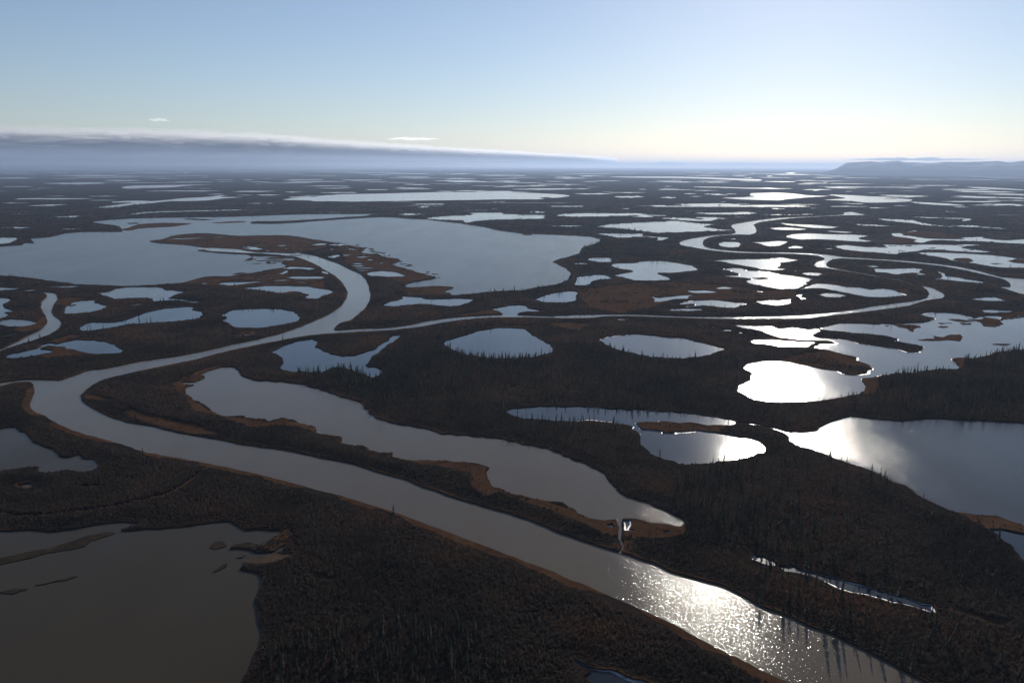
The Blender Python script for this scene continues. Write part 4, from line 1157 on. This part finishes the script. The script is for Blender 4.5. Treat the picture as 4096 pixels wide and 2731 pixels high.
# ------------------------------------------------------------------ mountains
def mountains():
    prof = [(860, 512), (980, 490), (1080, 466), (1120, 444), (1160, 422), (1230, 418), (1320, 412), (1380, 418), (1450, 410), (1510, 410), (1550, 420), (1620, 420), (1720, 425),
            (1820, 416), (1950, 418), (2060, 415), (2180, 410), (2250, 420), (2352, 408), (2600, 400), (2900, 405), (3300, 398)]
    xs = [p[0] for p in prof]
    D = 34000.0
    v, f = [], []
    nu, nv = 260, 40
    for i in range(nu + 1):
        xt = xs[0] + (xs[-1] - xs[0]) * i / nu
        yt = float(np.interp(xt, xs, [p[1] for p in prof]))
        az, el = bearing(2696 + xt / 1.68, 400 + yt / 1.68)
        H = ALT + D * math.tan(el) / math.cos(0)
        H = max(H, 5)
        for j in range(nv + 1):
            t = j / nv                                   # 0 front foot, 1 back foot
            r = D - 7000 + 14000 * t
            x, y = r * math.sin(az), r * math.cos(az)
            s = max(0.0, 1 - abs(t - 0.5) * 2)
            rid = 0.5 + 0.5 * noise.fractal((x * 0.00035, y * 0.00035, 1.0), 1.0, 2.0, 5)
            h = H * (s ** 1.3 if t < 0.5 else s ** 0.8) * (0.72 + 0.5 * rid * (1 - s ** 4) + 0.28 * s ** 4) if 0 < t < 1 else 0.0
            v.append((x, y, min(h, H) - 2.0))
    for i in range(nu):
        for j in range(nv):
            a = i * (nv + 1) + j
            f.append((a, a + nv + 1, a + nv + 2, a + 1))
    m, n, l, p = mat('mountain_rock')
    a = noise_tex(n, l, 0.0012, 6, 0.65)
    r = ramp(n, l, a.outputs[0], [(0.40, (0.10, 0.10, 0.11)), (0.52, (0.22, 0.22, 0.24)), (0.62, (0.45, 0.46, 0.50))])
    gm = n.new('ShaderNodeNewGeometry')
    sx = n.new('ShaderNodeSeparateXYZ')
    l.new(gm.outputs['Position'], sx.inputs[0])
    sl = n.new('ShaderNodeMapRange')                        # snow line
    sl.inputs[1].default_value = 120
    sl.inputs[2].default_value = 420
    l.new(sx.outputs['Z'], sl.inputs[0])
    mm = n.new('ShaderNodeMixRGB')
    mm.inputs[1].default_value = (0.03, 0.028, 0.026, 1)
    l.new(sl.outputs[0], mm.inputs[0])
    l.new(r.outputs[0], mm.inputs[2])
    l.new(mm.outputs[0], p.inputs['Base Color'])
    p.inputs['Roughness'].default_value = 0.9
    p.inputs['Specular IOR Level'].default_value = 0.0
    new_obj('mountain_range', v, f, [m], None, 'structure', 'hazy blue flat-topped mountain range on the horizon', 'mountains', smooth=True)
mountains()

# ------------------------------------------------------------------ clouds (closed bodies of thin vapour, all above the haze)
def vapour(name, density, color, g):
    m = bpy.data.materials.new(name)
    m.use_nodes = True
    n, l = m.node_tree.nodes, m.node_tree.links
    n.clear()
    out = n.new('ShaderNodeOutputMaterial')
    pv = n.new('ShaderNodeVolumePrincipled')
    pv.inputs['Color'].default_value = color
    pv.inputs['Density'].default_value = density
    pv.inputs['Anisotropy'].default_value = g
    l.new(pv.outputs[0], out.inputs['Volume'])
    return m
M['cloud'] = vapour('cloud_vapour', 0.0075, (0.98, 0.98, 0.98, 1), 0.5)
M['thin'] = vapour('thin_cloud_vapour', 0.0009, (0.99, 0.98, 0.97, 1), 0.5)

def cloud_sheet(name, edge, z, far, thick, label, material, nu=260, nv=70, cat='cloud'):
    """closed layer whose near edge follows a list of survey pixels and which runs back to a given range"""
    az = [bearing(*p)[0] for p in edge]
    rg = [(z - ALT) / math.tan(max(bearing(*p)[1], 0.002)) for p in edge]
    lo, hi, f = [], [], []
    for i in range(nu + 1):
        a = az[0] + (az[-1] - az[0]) * i / nu
        r0 = float(np.interp(a, az, rg))
        ends = min(1.0, (nu - i) / (nu * 0.06), i / (nu * 0.03))
        for j in range(nv + 1):
            t = (j / nv) ** 2.2
            r = r0 + (max(far, r0 * 1.3) - r0) * t
            wob = noise.fractal((a * 28, math.log(r) * 14, 2.0), 1.0, 2.0, 4)
            if j < nv * 0.5:
                r *= 1 + 0.07 * wob * (1 - j / nv * 2)
            x, y = r * math.sin(a), r * math.cos(a)
            th = thick * min(1.0, ((r - r0 * 0.97) / (r0 * 0.9))) ** 2.2 if r > r0 * 0.97 else 0.0
            th *= max(0.0, ends) * (0.8 + 0.9 * noise.fractal((a * 16, math.log(r) * 55, 6.0), 1.0, 2.0, 4))
            if j in (0, nv) or i in (0, nu):
                th = 0.0
            th = max(th, 0.0) + 1.0
            lo.append((x, y, z + 0.12 * thick * noise.noise((a * 30, math.log(r) * 30, 3.0))))
            hi.append((x, y, lo[-1][2] + th))
    N = len(lo)
    w = nv + 1
    for i in range(nu):
        for j in range(nv):
            q = i * w + j
            f.append((q, q + 1, q + w + 1, q + w))
            f.append((N + q, N + q + w, N + q + w + 1, N + q + 1))
    for i in range(nu):
        q = i * w
        f.append((q, q + w, N + q + w, N + q))
        q = i * w + nv
        f.append((q, N + q, N + q + w, q + w))
    for j in range(nv):
        q = j
        f.append((q, N + q, N + q + 1, q + 1))
        q = nu * w + j
        f.append((q, q + 1, N + q + 1, N + q))
    return new_obj(name, lo + hi, f, [material], None, None, label, cat)
cloud_sheet('cloud_bank', [(-1500, 460), (-500, 482), (0, 500), (600, 510), (1100, 532), (1350, 556), (1700, 580), (2050, 602), (2300, 618), (2470, 629)],
            1500, 380000, 420, 'low grey cloud bank with a cream sunlit edge over the horizon', M['cloud'])

def wisp(x0, x1, y0, y1, z, label, material, seed, group=None, nu=60, nv=8):
    """long lens of vapour: ends and top/bottom given on the photograph, at flying height z"""
    a0, e1 = bearing(x0, (y0 + y1) / 2)
    a1, _ = bearing(x1, (y0 + y1) / 2)
    _, et = bearing((x0 + x1) / 2, y0)
    _, eb = bearing((x0 + x1) / 2, y1)
    rt, rb = (z - ALT) / math.tan(et), (z - ALT) / math.tan(max(eb, 0.0018))
    lo, hi, f = [], [], []
    w = nv + 1
    for i in range(nu + 1):
        s = i / nu
        a = a0 + (a1 - a0) * s
        e = max(0.02, math.sin(math.pi * s)) ** 0.7
        mid = (rt + rb) / 2 * (1 + 0.03 * noise.noise((s * 5, seed, 0)))
        hw = abs(rb - rt) / 2 * e * (0.7 + 0.6 * noise.fractal((s * 9, seed, 1), 1.0, 2.0, 3))
        hw = max(hw, abs(rb - rt) * 0.01)
        for j in range(nv + 1):
            t = j / nv * 2 - 1
            r = mid + hw * t
            th = 160 * e * math.sqrt(max(0, 1 - t * t)) * (0.8 + 0.5 * noise.noise((s * 14, t * 2, seed + 4))) + 0.5
            lo.append((r * math.sin(a), r * math.cos(a), z - th * 0.5))
            hi.append((r * math.sin(a), r * math.cos(a), z + th * 0.5))
    N = len(lo)
    for i in range(nu):
        for j in range(nv):
            q = i * w + j
            f += [(q, q + 1, q + w + 1, q + w), (N + q, N + q + w, N + q + w + 1, N + q + 1)]
        q = i * w
        f.append((q, q + w, N + q + w, N + q))
        q = i * w + nv
        f.append((q, N + q, N + q + w, q + w))
    for j in range(nv):
        f.append((j, N + j, N + j + 1, j + 1))
        q = nu * w + j
        f.append((q, q + 1, N + q + 1, N + q))
    return new_obj('cloud', lo + hi, f, [material], None, None, label, 'cloud', group)
wisp(1540, 1760, 549, 562, 2600, 'thin cream wisp of cloud above the cloud bank', M['thin'], 1.0)
wisp(590, 680, 474, 486, 2600, 'faint small scrap of cloud high over the cloud bank', M['thin'], 2.0)
wisp(3360, 3970, 626, 645, 1500, 'bright cap of cloud along the mountain tops', M['cloud'], 3.0)
wisp(2020, 3380, 648, 664, 1500, 'low row of cream cloud on the horizon', M['cloud'], 5.0)

# ------------------------------------------------------------------ haze
def haze():
    m = vapour('haze_air', HAZE_DENSITY, HAZE_COLOR, HAZE_G)
    x0, x1, y0, y1, z0, z1 = -EXT - 500, EXT + 500, -20500, EXT + 500, -4.0, 720.0
    v = [(x, y, z) for z in (z0, z1) for y in (y0, y1) for x in (x0, x1)]
    f = [(0, 2, 3, 1), (4, 5, 7, 6), (0, 1, 5, 4), (2, 6, 7, 3), (0, 4, 6, 2), (1, 3, 7, 5)]
    new_obj('haze', v, f, [m], None, 'stuff', 'pale blue haze lying over the whole delta', 'haze')
haze()
print('scene built', round(time.time() - T0, 1))
